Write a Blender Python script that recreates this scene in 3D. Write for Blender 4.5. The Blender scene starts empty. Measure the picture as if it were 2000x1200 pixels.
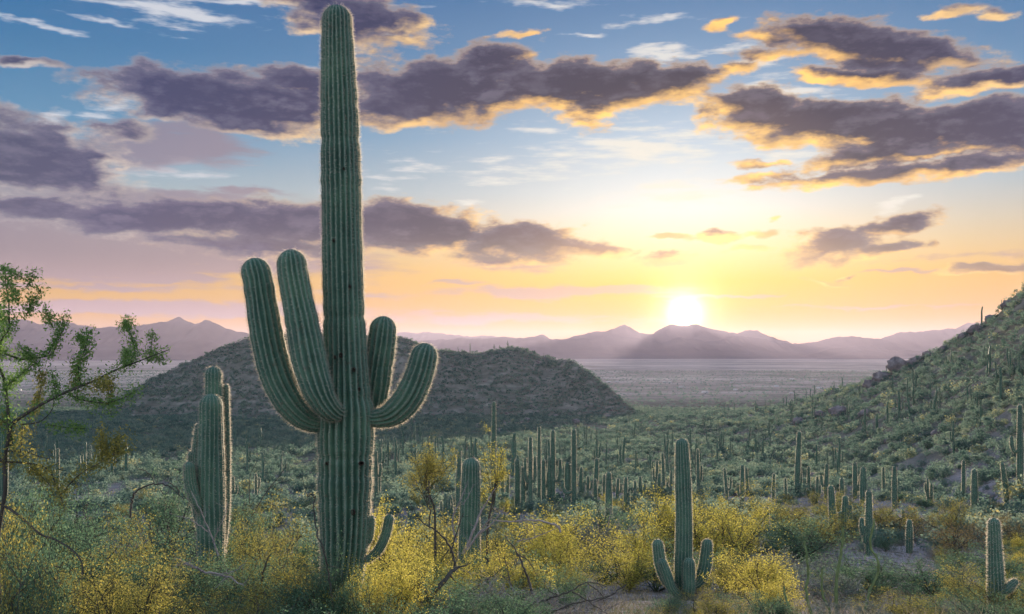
import bpy, math, random
import numpy as np
from mathutils import Vector, Matrix
random.seed(7); RNG = np.random.default_rng(11)
SC = bpy.context.scene; COL = SC.collection
R = math.radians
# ---------------------------------------------------------------- camera
F = 1963.0; HZ = 690.0            # focal length and horizon row, in photo pixels (2000 wide)
cam = bpy.data.cameras.new('camera'); cam_o = bpy.data.objects.new('camera', cam); COL.objects.link(cam_o)
cam.sensor_width = 36.0; cam.lens = 36.0*F/2000.0; cam.shift_y = 0.045
cam_o.location = (0, 0, 0); cam_o.rotation_euler = (R(90), 0, 0)
cam.clip_start = 0.1; cam.clip_end = 120000.0
SC.camera = cam_o
SC.view_settings.view_transform = 'Standard'; SC.view_settings.look = 'None'
SC.view_settings.exposure = 1.1; SC.view_settings.gamma = 1.0
SC.cycles.use_denoising = True
SC.cycles.max_bounces = 6; SC.cycles.diffuse_bounces = 3; SC.cycles.transmission_bounces = 4
SC.cycles.volume_bounces = 0; SC.cycles.transparent_max_bounces = 8
SC.cycles.sample_clamp_indirect = 4.0
# ---------------------------------------------------------------- sun
SUN_AZ = math.atan((1338-1000)/F); SUN_EL = math.atan((HZ-611)/F*math.cos(SUN_AZ))
SUN_DIR = Vector((math.sin(SUN_AZ)*math.cos(SUN_EL), math.cos(SUN_AZ)*math.cos(SUN_EL), math.sin(SUN_EL)))
sl = bpy.data.lights.new('sun', 'SUN'); so = bpy.data.objects.new('sun', sl); COL.objects.link(so)
sl.energy = 5.0; sl.angle = R(0.6); sl.color = (1.0, 0.80, 0.60)
so.rotation_euler = SUN_DIR.to_track_quat('Z', 'Y').to_euler(); so.location = (200, 900, 120)
# ---------------------------------------------------------------- node helpers
class NB:
    def __init__(s, nt): s.nt = nt
    def sock(s, n, i, v):
        if v is None: return
        if isinstance(v, bpy.types.NodeSocket): s.nt.links.new(v, n.inputs[i])
        else: n.inputs[i].default_value = v
    def m(s, op, a, b=None, c=None, clamp=False):
        n = s.nt.nodes.new('ShaderNodeMath'); n.operation = op; n.use_clamp = clamp
        s.sock(n, 0, a); s.sock(n, 1, b); s.sock(n, 2, c); return n.outputs[0]
    def v(s, op, a, b=None, sc=None):
        n = s.nt.nodes.new('ShaderNodeVectorMath'); n.operation = op
        s.sock(n, 0, a); s.sock(n, 1, b)
        if sc is not None: s.sock(n, 3, sc)
        return n.outputs[1] if op in ('LENGTH', 'DOT_PRODUCT', 'DISTANCE') else n.outputs[0]
    def xyz(s, x, y, z=0.0):
        n = s.nt.nodes.new('ShaderNodeCombineXYZ'); s.sock(n, 0, x); s.sock(n, 1, y); s.sock(n, 2, z); return n.outputs[0]
    def sep(s, a):
        n = s.nt.nodes.new('ShaderNodeSeparateXYZ'); s.sock(n, 0, a); return n.outputs
    def noise(s, vec, scale, detail=4.0, rough=0.55, dist=0.0, dim='3D', color=False):
        n = s.nt.nodes.new('ShaderNodeTexNoise'); n.noise_dimensions = dim
        s.sock(n, 'Vector', vec); s.sock(n, 'Scale', scale); s.sock(n, 'Detail', detail)
        s.sock(n, 'Roughness', rough); s.sock(n, 'Distortion', dist)
        return n.outputs[1] if color else n.outputs[0]
    def ss(s, x, a, b):           # smoothstep a..b (a may exceed b)
        n = s.nt.nodes.new('ShaderNodeMapRange'); n.interpolation_type = 'SMOOTHSTEP'
        lo, hi, o0, o1 = (a, b, 0.0, 1.0) if a < b else (b, a, 1.0, 0.0)
        s.sock(n, 0, x); s.sock(n, 1, lo); s.sock(n, 2, hi); s.sock(n, 3, o0); s.sock(n, 4, o1); return n.outputs[0]
    def ramp(s, x, stops, interp='LINEAR'):
        n = s.nt.nodes.new('ShaderNodeValToRGB'); cr = n.color_ramp; cr.interpolation = interp
        while len(cr.elements) < len(stops): cr.elements.new(0.5)
        for e, (p, c) in zip(cr.elements, stops): e.position = p; e.color = (*c, 1)
        s.sock(n, 0, x); return n.outputs[0]
    def mix(s, f, a, b, mode='MIX', clampf=True):
        n = s.nt.nodes.new('ShaderNodeMix'); n.data_type = 'RGBA'; n.blend_type = mode; n.clamp_factor = clampf
        def c(v): return (*v, 1) if isinstance(v, tuple) and len(v) == 3 else v
        s.sock(n, 0, f); s.sock(n, 6, c(a)); s.sock(n, 7, c(b)); return n.outputs[2]
def px_ang(px, py):
    az = math.atan((px-1000)/F); return az*F, math.atan((HZ-py)/F*math.cos(az))*F
# ---------------------------------------------------------------- world: sky with sunset clouds
# clouds are (photo x, photo y, half width, half height, tilt in degrees, thickness), turned into azimuth and elevation
DARK = [
 (410,192,215,50,2,1.0),(305,172,75,38,-10,.9),(520,205,150,58,4,1.0),(590,170,95,40,0,.8),(470,235,150,28,5,.8),(330,228,60,14,3,.4),
 (870,175,200,62,-2,1.0),(965,125,95,40,-5,.8),(1130,172,230,48,2,1.0),(1290,158,105,40,4,1.0),(800,212,190,36,0,.8),(1150,205,60,42,0,.6),
 (1630,240,225,46,5,1.1),(1850,250,250,44,-1,1.1),(1475,205,95,36,6,.9),(1720,302,165,24,-5,.8),(2090,245,240,52,0,1.1),
 (1600,62,130,30,4,.85),(1735,100,170,36,10,1.0),(1700,148,140,20,8,.8),(1935,160,120,22,-4,.85),(1840,115,95,20,8,.7),(1530,105,90,14,5,.3),
 (1750,338,220,17,-4,.6),(1900,322,150,20,-3,.7),(1490,345,72,9,-2,.42),(1510,320,60,9,2,.42),(1420,135,60,14,-4,.4),
 (1615,482,92,30,-12,.8),(1590,500,50,18,-20,.6),(1745,440,95,16,-9,.7),(1725,488,70,13,-2,.6),(1640,455,70,12,-3,.5),
 (1412,461,46,13,4,.6),(1480,458,40,8,-3,.45),(1310,461,38,8,0,.5),(1312,506,60,14,-3,.65),(1505,433,14,7,0,.4),
 (1824,477,14,9,0,.5),(1605,554,30,6,6,.4),(1640,543,14,5,-15,.4),(1945,527,90,9,0,.55),(1462,486,40,6,-3,.4),
 (330,425,290,34,-2,.9),(640,440,270,46,1,1.0),(800,445,190,52,5,1.0),(1010,470,170,36,3,.9),(1150,488,95,16,3,.7),(520,478,260,24,2,.6),(1000,508,120,14,2,.4),
 (40,315,160,66,-4,.9),(150,345,110,40,0,.6),(195,305,46,13,5,.6),(130,330,60,15,6,.6),(236,326,13,7,0,.5),(50,402,70,14,-6,.7),(125,395,40,10,-8,.45),
 (690,35,150,48,6,.8),(770,75,60,14,10,.55),(620,10,90,24,0,.6),(35,115,66,11,-2,.75),
 (1010,64,58,7,-6,.42),(1395,46,34,9,-10,.45),(1850,26,56,9,4,.4),(1945,33,36,7,2,.35),
 (240,250,60,22,0,.45),(-150,250,200,80,0,.9),(2150,500,120,16,0,.6)]
SOFT = [
 (330,285,170,46,-3,.9),(150,500,330,52,0,1.1),(430,505,330,38,2,.8),(330,542,130,13,2,.9),(300,390,270,22,0,.8),(480,373,90,10,0,.6),
 (1090,571,250,14,0,.9),(880,553,70,6,0,.6),(330,602,420,15,0,.9),(960,622,330,13,1,.5),(1000,520,110,12,4,.5),(80,440,250,70,0,.8),
 (700,575,130,8,0,.4),(1750,528,80,4,0,.6),(1420,580,140,4,0,.5),(1700,600,200,4,0,.35),(-250,480,300,90,0,1.),(180,560,260,10,0,.5),(1900,500,140,5,0,.3)]
WISP = [
 (300,18,230,26,3,1.0),(520,5,330,9,-2,.9),(60,46,120,9,2,.9),(240,48,120,8,6,.7),(1080,4,170,12,2,.8),(1275,40,110,12,-4,.8),(1140,69,60,6,-2,.7),
 (1300,104,90,18,4,1.0),(1560,178,150,12,8,.9),(1200,275,160,26,0,.7),(1742,401,44,16,-12,1.1),(80,240,60,20,-25,.7),(1480,110,140,60,5,.6),(1250,295,190,28,-2,.6),(330,320,150,30,-6,.5),(1220,220,120,20,-6,.4),
 (210,215,60,28,-20,.7),(600,140,40,14,-8,.8),(1100,250,300,14,-2,.5),(920,400,60,9,-4,.7),(1250,290,280,62,-2,.8),(1040,330,220,50,0,.6),(1330,375,190,50,0,.7),(800,335,130,48,0,.5),(330,330,160,40,-4,.6),(1560,300,120,40,0,.6)]
world = bpy.data.worlds.new('World'); SC.world = world; world.use_nodes = True
world.node_tree.nodes.clear()
wt = bpy.data.node_groups.new('sunset_sky', 'ShaderNodeTree')       # built as a group, then used by the world
wt.interface.new_socket('Shader', in_out='OUTPUT', socket_type='NodeSocketShader'); W = NB(wt)
tc = wt.nodes.new('ShaderNodeTexCoord'); d = W.v('NORMALIZE', tc.outputs['Generated'])
dx, dy, dz = W.sep(d)
U = W.m('MULTIPLY', W.m('ARCTAN2', dx, dy), F); V_ = W.m('MULTIPLY', W.m('ARCSINE', dz), F)
uv = W.xyz(U, V_)
cosT = W.v('DOT_PRODUCT', d, tuple(SUN_DIR))
th = W.m('MULTIPLY', W.m('ARCCOSINE', W.m('MINIMUM', cosT, 0.9999999)), 180/math.pi)      # degrees from the sun
eld = W.m('MULTIPLY', V_, 180/math.pi/F)
def expo(k, x): return W.m('POWER', 2.718, W.m('MULTIPLY', x, k))
# clear sky: Nishita with a low sun, carried into the photograph's sunset colours
sky = wt.nodes.new('ShaderNodeTexSky'); sky.sky_type = 'NISHITA'; sky.sun_disc = False
sky.sun_elevation = SUN_EL; sky.sun_rotation = SUN_AZ; sky.altitude = 900; sky.air_density = 1.0; sky.dust_density = 2.0; sky.ozone_density = 2.0
nish = W.mix(1.0, sky.outputs[0], (0.05, 0.05, 0.05), 'MULTIPLY')
base = W.ramp(W.m('MULTIPLY', eld, 1/40., clamp=True), [
 (0.0, (.40,.22,.19)), (2/40, (.48,.24,.03)), (4.5/40, (.54,.31,.05)), (7/40, (.38,.34,.25)), (9/40, (.22,.31,.36)), (12/40, (.055,.195,.335)),
 (16/40, (.006,.125,.285)), (20/40, (.002,.09,.25)), (1.0, (.045,.12,.27))])
warm = expo(-1/11., th)
hue = W.ramp(W.m('MULTIPLY', eld, 1/20., clamp=True), [(0, (.52,.21,.03)), (2.2/20, (.62,.28,.0)), (4/20, (.70,.39,.03)), (6/20, (.74,.57,.29)), (8/20, (.70,.64,.54)), (12/20, (.58,.60,.60)), (1, (.22,.34,.46))])
base = W.mix(W.m('MULTIPLY', W.ss(th, 55.0, 120.0), .75), base, W.ramp(W.m('MULTIPLY', eld, 1/90., clamp=True), [(0, (.40,.46,.58)), (.12, (.48,.50,.62)), (.35, (.36,.48,.66)), (1, (.13,.26,.46))]))  # unseen sky opposite the sun made paler to brighten the foreground
clear = W.mix(0.90, nish, base)
clear = W.mix(W.m('MULTIPLY', expo(-1/9., th), 1.25, clamp=True), clear, hue)
aur = W.m('MULTIPLY', expo(-1.0, W.m('POWER', W.m('MULTIPLY', th, 1/10.5), 2.0)), 0.36)
clear = W.mix(1.0, clear, W.mix(aur, (0.,0.,0.), hue), 'ADD')
core0 = W.ramp(W.m('MULTIPLY', th, 1/160., clamp=True), [(0, (.60,.30,.12)), (5/160, (.36,.19,.10)), (9/160, (.10,.066,.06)), (13/160, (.014,.014,.028)), (22/160, (.008,.015,.056)), (32/160, (.008,.020,.078)), (45/160, (.04,.05,.09)), (75/160, (.30,.33,.42)), (105/160, (.70,.72,.78)), (1, (.84,.84,.88))])  # cloud cores turn bright behind the camera, adding light on the foreground
rcol = W.ramp(W.m('MULTIPLY', th, 1/160., clamp=True), [(0, (1.1,.75,.3)), (8/160, (1.05,.62,.14)), (15/160, (.92,.52,.12)), (22/160, (.72,.48,.21)), (30/160, (.44,.37,.31)), (45/160, (.38,.38,.40)), (90/160, (.9,.82,.8)), (1, (1.0,.9,.84))])
# noise shared by all cloud layers
w1 = W.noise(W.v('MULTIPLY', uv, (1/110., 1/55., 0)), 1.0, 3.0, 0.6, dim='2D')
w2 = W.noise(W.v('ADD', W.v('MULTIPLY', uv, (1/110., 1/55., 0)), (31.7, 12.3, 0)), 1.0, 3.0, 0.6, dim='2D')
wv = W.v('MULTIPLY', W.v('SUBTRACT', W.xyz(w1, w2), (0.5, 0.5, 0.0)), (70.0, 32.0, 0))
puv = W.v('ADD', uv, wv)
tow = W.v('NORMALIZE', W.v('SUBTRACT', (SUN_AZ*F, SUN_EL*F, 0), uv))
puv2 = W.v('ADD', puv, W.v('SCALE', tow, sc=17.0))
bil = W.noise(W.v('MULTIPLY', uv, (1/85., 1/34., 0)), 1.0, 5.0, 0.6, dim='2D')
bil2 = W.noise(W.v('MULTIPLY', W.v('ADD', uv, W.v('SCALE', tow, sc=9.0)), (1/85., 1/34., 0)), 1.0, 4.0, 0.6, dim='2D')
streak = W.noise(W.v('MULTIPLY', uv, (1/110., 1/17., 0)), 1.0, 4.0, 0.6, 0.0, dim='2D')
lump = W.noise(W.v('MULTIPLY', uv, (1/170., 1/60., 0)), 1.0, 4.0, 0.55, dim='2D')
def field(ells, smooth):           # a small group: how deep a direction lies inside the listed clouds
    g = bpy.data.node_groups.new('cloud_field', 'ShaderNodeTree')
    g.interface.new_socket('P', in_out='INPUT', socket_type='NodeSocketVector')
    g.interface.new_socket('F', in_out='OUTPUT', socket_type='NodeSocketFloat')
    gi = g.nodes.new('NodeGroupInput'); go = g.nodes.new('NodeGroupOutput'); B = NB(g); p = gi.outputs[0]; acc = None
    for (cx, cy, rx, ry, rot, amp) in ells:
        u, v = px_ang(cx, cy); rx *= 1.12; ry *= 1.12
        c_, s_ = math.cos(-R(rot)), math.sin(-R(rot)); q = B.v('SUBTRACT', p, (u, v, 0))
        ea = B.v('DOT_PRODUCT', q, (c_/rx, s_/rx, 0)); eb = B.v('DOT_PRODUCT', q, (-s_/ry, c_/ry, 0))
        f = B.m('MULTIPLY_ADD', B.m('SQRT', B.m('MULTIPLY_ADD', ea, ea, B.m('MULTIPLY', eb, eb))), -amp, amp)
        acc = f if acc is None else B.m('SMOOTH_MAX', acc, f, smooth)
    g.links.new(acc, go.inputs[0]); return g
def use(g, p):
    n = wt.nodes.new('ShaderNodeGroup'); n.node_tree = g; wt.links.new(p, n.inputs[0]); return n.outputs[0]
def dark_layer(col, f1, f2):
    D1 = W.m('ADD', f1, W.m('MULTIPLY_ADD', bil, 1.0, -0.56)); D2 = W.m('ADD', f2, W.m('MULTIPLY_ADD', bil2, 1.0, -0.56))
    ac = W.ss(D1, -0.12, 0.20)
    amt = W.m('MULTIPLY_ADD', W.ss(lump, 0.36, 0.62), 0.5, 0.5)
    rimT = W.m('MAXIMUM', W.m('MULTIPLY', W.ss(D2, 0.34, -0.14), amt), W.m('MULTIPLY', W.ss(D1, 0.26, -0.05), 0.45), clamp=True)
    lit = W.m('MAXIMUM', W.m('MULTIPLY', W.ss(D1, 0.55, 0.1), 0.55), W.m('MULTIPLY', W.ss(bil2, 0.48, 0.72), W.m('MULTIPLY_ADD', lump, 0.9, -0.1)))
    core = W.mix(lit, core0, W.mix(0.45, core0, (.30,.27,.34)))
    ccol = W.mix(rimT, core, rcol)
    ccol = W.mix(W.ss(eld, 7.5, 2.5), ccol, W.mix(0.45, ccol, col))
    return W.mix(W.m('MULTIPLY', ac, 0.97), col, ccol)
level = W.m('MULTIPLY_ADD', W.ss(th, 35.0, 110.0), .27, .67)       # sky strength raised away from the sun, added to light the foreground
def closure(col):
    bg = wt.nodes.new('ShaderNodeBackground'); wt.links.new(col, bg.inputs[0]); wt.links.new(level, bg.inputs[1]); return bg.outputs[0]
def tile(u0, u1, v0, v1):         # only the clouds that reach this part of the sky
    def sel(ells):
        out = []
        for e in ells:
            u, v = px_ang(e[0], e[1]); t = abs(math.sin(R(e[4]))); ex = e[2]*1.12+55; ey = e[3]*1.12+e[2]*t+38
            if u+ex > u0 and u-ex < u1 and v+ey > v0 and v-ey < v1: out.append(e)
        return out
    col = clear
    ws, ss, ds = sel(WISP), sel(SOFT), sel(DARK)
    if ws:
        aw = W.m('MULTIPLY', W.ss(W.m('ADD', W.m('MULTIPLY', use(field(ws, 0.1), puv), 0.9), W.m('MULTIPLY_ADD', streak, 1.5, -0.95)), 0.0, 0.6), 0.8)
        col = W.mix(aw, col, W.mix(W.m('MULTIPLY', warm, 1.6, clamp=True), (.50,.52,.56), (.75,.66,.48)))
    if ss:
        as_ = W.m('MULTIPLY', W.ss(W.m('ADD', use(field(ss, 0.15), puv), W.m('MULTIPLY_ADD', streak, 0.8, -0.35)), 0.0, 0.5), 0.85)
        scol = W.mix(W.m('MULTIPLY', warm, 1.5, clamp=True), (.125,.122,.19), (.62,.36,.20))
        scol = W.mix(W.ss(eld, 5.5, 2.0), scol, W.mix(W.m('MULTIPLY', warm, 1.3, clamp=True), (.27,.20,.26), (.62,.40,.25)))
        col = W.mix(as_, col, scol)
    if ds:
        gd = field(ds, 0.12); col = dark_layer(col, use(gd, puv), use(gd, puv2))
    glare = W.m('ADD', W.m('MULTIPLY', expo(-1.0, W.m('POWER', W.m('MULTIPLY', th, 1/0.75), 2.0)), 1.5), W.m('MULTIPLY', expo(-1/0.8, th), 2.0))
    return closure(W.mix(1.0, col, W.mix(glare, (0.,0.,0.), (1.0,.86,.55), clampf=False), 'ADD'))
def choose(x, thr, below, above):
    n = wt.nodes.new('ShaderNodeMixShader'); wt.links.new(W.m('GREATER_THAN', x, thr), n.inputs[0])
    wt.links.new(below, n.inputs[1]); wt.links.new(above, n.inputs[2]); return n.outputs[0]
def rest():                        # broken cloud goes on all round, brightened behind the camera to light the foreground
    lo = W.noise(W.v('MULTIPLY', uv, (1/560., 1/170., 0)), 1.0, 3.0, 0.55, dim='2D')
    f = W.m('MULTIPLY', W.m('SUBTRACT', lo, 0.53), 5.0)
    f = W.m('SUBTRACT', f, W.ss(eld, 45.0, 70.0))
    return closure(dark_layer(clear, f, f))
UB = [-1400, -560, -130, 270, 640, 1400]; VT = 345.0
def row(v0, v1):
    t = [tile(UB[i], UB[i+1], v0, v1) for i in range(5)]
    return choose(U, UB[1], t[0], choose(U, UB[2], t[1], choose(U, UB[3], t[2], choose(U, UB[4], t[3], t[4]))))
front = choose(V_, VT, row(-200, VT), row(VT, 900))
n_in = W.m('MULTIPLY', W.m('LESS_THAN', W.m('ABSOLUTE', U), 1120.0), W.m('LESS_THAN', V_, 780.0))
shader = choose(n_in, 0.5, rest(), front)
go = wt.nodes.new('NodeGroupOutput'); wt.links.new(shader, go.inputs[0])
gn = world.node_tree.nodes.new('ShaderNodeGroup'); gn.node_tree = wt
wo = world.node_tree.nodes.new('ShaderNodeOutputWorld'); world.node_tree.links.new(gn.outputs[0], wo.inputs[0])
world.cycles.sampling_method = 'MANUAL'; world.cycles.sample_map_resolution = 512
# ---------------------------------------------------------------- mesh and material helpers
def mesh_data(name, verts, faces, mats, smooth=False, attrs=None, mat_index=None):
    me = bpy.data.meshes.new(name); verts = np.asarray(verts, np.float32)
    fl = [np.asarray(f, np.int32) for f in (faces if isinstance(faces, list) else [faces])]
    fl = [f for f in fl if len(f)]
    tot = np.concatenate([np.full(len(f), f.shape[1], np.int32) for f in fl]); idx = np.concatenate([f.ravel() for f in fl])
    me.vertices.add(len(verts)); me.vertices.foreach_set('co', verts.ravel())
    me.loops.add(len(idx)); me.loops.foreach_set('vertex_index', idx)
    me.polygons.add(len(tot)); st = np.zeros(len(tot), np.int32); st[1:] = np.cumsum(tot)[:-1]
    me.polygons.foreach_set('loop_start', st); me.polygons.foreach_set('loop_total', tot)
    if smooth: me.polygons.foreach_set('use_smooth', np.ones(len(tot), bool))
    for m in (mats if isinstance(mats, (list, tuple)) else [mats]): me.materials.append(m)
    if mat_index is not None: me.polygons.foreach_set('material_index', np.asarray(mat_index, np.int32))
    for k, v in (attrs or {}).items():
        a = me.attributes.new(k, 'FLOAT', 'POINT'); a.data.foreach_set('value', np.asarray(v, np.float32))
    me.update(calc_edges=True); return me
def obj(name, data, parent=None, loc=None, **props):
    o = bpy.data.objects.new(name, data); COL.objects.link(o); o.parent = parent
    if loc is not None: o.location = loc
    for k, v in props.items(): o[k] = v
    return o
def thing(name, label, cat, loc=(0,0,0), rz=0.0, sc=1.0, group=None):
    o = bpy.data.objects.new(name, None); COL.objects.link(o); o.empty_display_size = 0.1
    o.location = loc; o.rotation_euler = (0, 0, rz); o.scale = sc if isinstance(sc, tuple) else (sc,)*3
    o['label'] = label; o['category'] = cat
    if group: o['group'] = group
    return o
def copy_tree(o, parent=None):
    c = o.copy(); COL.objects.link(c); c.parent = parent
    for ch in o.children: copy_tree(ch, c)
    return c
def new_mat(name):
    m = bpy.data.materials.new(name); m.use_nodes = True; nt = m.node_tree; nt.nodes.clear()
    return m, nt, NB(nt)
def finish(nt, sh):
    o = nt.nodes.new('ShaderNodeOutputMaterial'); nt.links.new(sh, o.inputs[0])
def principled(nt, col, rough=0.9, normal=None, spec=0.2):
    p = nt.nodes.new('ShaderNodeBsdfPrincipled')
    if isinstance(col, tuple): p.inputs['Base Color'].default_value = (*col, 1)
    else: nt.links.new(col, p.inputs['Base Color'])
    p.inputs['Roughness'].default_value = rough; p.inputs['Specular IOR Level'].default_value = spec
    if normal is not None: nt.links.new(normal, p.inputs['Normal'])
    return p.outputs[0]
def bump(nt, h, strength=0.5, dist=0.1):
    b = nt.nodes.new('ShaderNodeBump'); b.inputs['Strength'].default_value = strength; b.inputs['Distance'].default_value = dist
    nt.links.new(h, b.inputs['Height']); return b.outputs[0]
def attr(nt, name):
    a = nt.nodes.new('ShaderNodeAttribute'); a.attribute_name = name; return a.outputs['Fac']
def inst_attr(nt, name):
    a = nt.nodes.new('ShaderNodeAttribute'); a.attribute_type = 'INSTANCER'; a.attribute_name = name; return a.outputs['Fac']
def pos(nt):
    return nt.nodes.new('ShaderNodeNewGeometry').outputs['Position']
def leaf_mat(name, stops, trans=0.35, attr_name=None):
    m, nt, B = new_mat(name)
    rnd = inst_attr(nt, attr_name) if attr_name else nt.nodes.new('ShaderNodeNewGeometry').outputs['Random Per Island']
    oi = nt.nodes.new('ShaderNodeObjectInfo').outputs['Random']
    if attr_name: oi = nt.nodes.new('ShaderNodeNewGeometry').outputs['Random Per Island']
    t = B.m('ADD', B.m('MULTIPLY', rnd, 0.8), B.m('MULTIPLY_ADD', oi, 0.3, -0.05), clamp=True)
    c = B.ramp(t, stops)
    di = nt.nodes.new('ShaderNodeBsdfDiffuse'); tr = nt.nodes.new('ShaderNodeBsdfTranslucent'); mx = nt.nodes.new('ShaderNodeMixShader')
    nt.links.new(c, di.inputs[0]); nt.links.new(c, tr.inputs[0]); mx.inputs[0].default_value = trans
    nt.links.new(di.outputs[0], mx.inputs[1]); nt.links.new(tr.outputs[0], mx.inputs[2]); finish(nt, mx.outputs[0]); return m
# ---------------------------------------------------------------- noise and terrain
def _hash(i, j, s):
    n = (i*374761393 + j*668265263 + s*1274126177) & 0x7fffffff
    n = ((n ^ (n >> 13))*1274126177) & 0x7fffffff
    return ((n ^ (n >> 16)) & 0xffff)/65535.0
def vnoise(x, y, s=0):
    x = np.asarray(x, float); y = np.asarray(y, float)
    i = np.floor(x).astype(np.int64); j = np.floor(y).astype(np.int64); u = x-i; v = y-j; u = u*u*(3-2*u); v = v*v*(3-2*v)
    return (_hash(i,j,s)*(1-u)+_hash(i+1,j,s)*u)*(1-v) + (_hash(i,j+1,s)*(1-u)+_hash(i+1,j+1,s)*u)*v
def fbm(x, y, octs=4, s=0):
    a, t, n = 0.5, 0.0, 0.0
    for k in range(octs): t = t + a*vnoise(x*2**k, y*2**k, s+k*17); n += a; a *= 0.5
    return t/n - 0.5
def sstep(t): t = np.clip(t, 0, 1); return t*t*(3-2*t)
ZB = np.array([(-400,30),(-60,6),(-8,-.9),(0,-1.6),(5,-2.25),(9,-2.9),(13,-3.52),(20,-5.15),(26,-6.5),(32,-7.75),(40,-8.95),(50,-9.95),(82,-12.1),(150,-17),(300,-25),(490,-31),(650,-36.5),(900,-41.5),(1300,-45),(60000,-45)], float)
HILL = np.array([(100,842),(150,835),(185,802),(230,777),(300,737),(330,723),(400,694),(440,675),(490,660),(540,652),(600,648),(640,650),(700,652),(760,656),(800,663),(860,684),(900,688),(940,689),(960,685),(1000,680),(1030,685),(1060,695),(1100,703),(1130,711),(1145,720),(1160,733),(1180,748),(1200,764),(1220,784),(1240,800),(1262,815),(1310,835)], float)
RIDGE = np.array([(1200,822),(1250,814),(1300,812),(1400,809),(1450,807),(1500,799),(1550,788),(1600,773),(1650,758),(1700,742),(1740,726),(1780,706),(1820,689),(1850,674),(1880,654),(1900,644),(1920,630),(1945,615),(1960,600),(1980,580),(2000,568),(2100,505),(2300,425),(2600,385),(3000,400)], float)
def I(x, tab, c=1): return np.interp(x, tab[:,0], tab[:,c])
def ground(x, y):
    x = np.asarray(x, float); y = np.asarray(y, float); ys = np.maximum(y, 1.0)
    px = np.clip(1000 + F*x/ys, -3000, 3000)
    z = I(y, ZB)
    rough = np.clip(ys/40., 0.25, 3.0)
    # left hill
    inx = sstep((px-100)/90.)*sstep((1310-px)/50.)
    dc = 520 + 120*sstep((px-150)/250.)*sstep((1280-px)/250.); df = dc-np.where(True, 30+125*sstep((px-150)/250.)*sstep((1280-px)/250.), 0)
    zc = -(I(px, HILL)+13*fbm(px/34., px*0+.5, 4, 21)-HZ)/F*dc; zf = I(df, ZB)
    t = (y-df)/(dc-df)
    up = zf + (zc-zf)*(0.55*np.clip(t,0,1)+0.45*sstep(t)) + 7.0*fbm(x/38., y/38., 5, 3)*np.clip(t,0,1)*np.clip(1.15-t,0.15,1)
    dn = zc - (y-dc)*0.30
    hl = np.where(y < dc, up, dn)
    z = np.where((y > df) & (inx > 0) & (hl > z), z + (hl-z)*inx, z)
    # right hillside
    dcr = np.interp(px, [1200,1300,1400,1500,1620,1742,1870,2000,2150,2300,2600,3000], [500,468,434,398,350,302,260,220,182,152,120,100]); dfr = np.interp(px, [1200,1300,1400,1500,1620,1742,1870,2000,2150,2300,2600,3000], [440,340,262,205,148,106,80,62,49,40,31,24])
    zc = -(I(px, RIDGE)-HZ)/F*dcr; zf = I(dfr, ZB); t = (y-dfr)/(dcr-dfr)
    up = zf + (zc-zf)*(0.35*np.clip(t,0,1)+0.65*np.clip(t,0,1)**1.7) + 2.2*fbm(x/22., y/22., 4, 9)*np.clip(t*2,0,1)*np.clip(1.1-t,0.1,1)
    dn = zc - (y-dcr)*0.40
    hr = np.where(y < dcr, up, dn); inr = sstep((px-1200)/60.)
    z = np.where((y > dfr) & (px > 1200) & (hr > z), z + (hr-z)*inr, z)
    return z + rough*0.55*fbm(x/9., y/9., 4, 1)*np.clip(ys/14.,0.2,1)*np.clip(1200/ys,0,1)
def gz(x, y): return float(ground(np.array([x]), np.array([y]))[0])
def P(px, py, Y): return Vector(((px-1000)/F*Y, Y, -(py-HZ)/F*Y))
def on_ground(px, Y): x = (px-1000)/F*Y; return Vector((x, Y, gz(x, Y)))
_ys = np.geomspace(8, 1200, 900)
def hit(px, py):                  # where the line of sight through a photo pixel first meets the ground
    xs = (px-1000)/F*_ys; g = ground(xs, _ys); ray = -(py-HZ)/F*_ys; k = np.nonzero(ray <= g)[0]
    Y = float(_ys[k[0]]) if len(k) else 60.0
    return on_ground(px, Y)
# ---------------------------------------------------------------- ground, mountains, air
m_ground, nt, B = new_mat('desert_ground'); p = pos(nt); sx = B.sep(p)
n1 = B.noise(p, 0.35, 5, .6); n2 = B.noise(p, 3.0, 4, .6); n3 = B.noise(p, 22.0, 3, .6)
soil = B.ramp(B.m('ADD', B.m('MULTIPLY', n1, .6), B.m('MULTIPLY', n3, .4)), [(.3, (.22,.19,.185)), (.5, (.38,.33,.325)), (.7, (.52,.46,.455))])
soil = B.mix(B.ss(n2, .52, .66), soil, (.12,.105,.085))
hillc = B.ramp(B.noise(p, 0.12, 6, .65), [(.3, (.085,.088,.068)), (.5, (.15,.15,.12)), (.7, (.27,.25,.21))])
c = B.mix(B.ss(sx[1], 70.0, 130.0), soil, hillc)
vs = B.noise(B.v('MULTIPLY', p, (.0012, .0016, 0)), 1.0, 6, .68); vf = B.noise(B.v('MULTIPLY', p, (.010, .018, 0)), 1.0, 6, .75)
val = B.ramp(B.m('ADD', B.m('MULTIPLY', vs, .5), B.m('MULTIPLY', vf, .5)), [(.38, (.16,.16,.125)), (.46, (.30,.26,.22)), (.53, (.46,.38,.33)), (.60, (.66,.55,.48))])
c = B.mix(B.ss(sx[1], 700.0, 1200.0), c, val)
finish(nt, principled(nt, c, .95, bump(nt, B.m('ADD', n2, n3), .6, .06), 0.0))
ph = np.radians(np.concatenate([np.arange(-180,-34,3.0), np.arange(-34,34.01,0.1), np.arange(37,180.1,3.0)]))
rr = np.concatenate([[0.4], np.geomspace(1,100,130), np.geomspace(101,760,240), np.geomspace(775,15000,80)])
RRg, PH = np.meshgrid(rr, ph, indexing='ij'); gx = RRg*np.sin(PH); gy = RRg*np.cos(PH)
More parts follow.
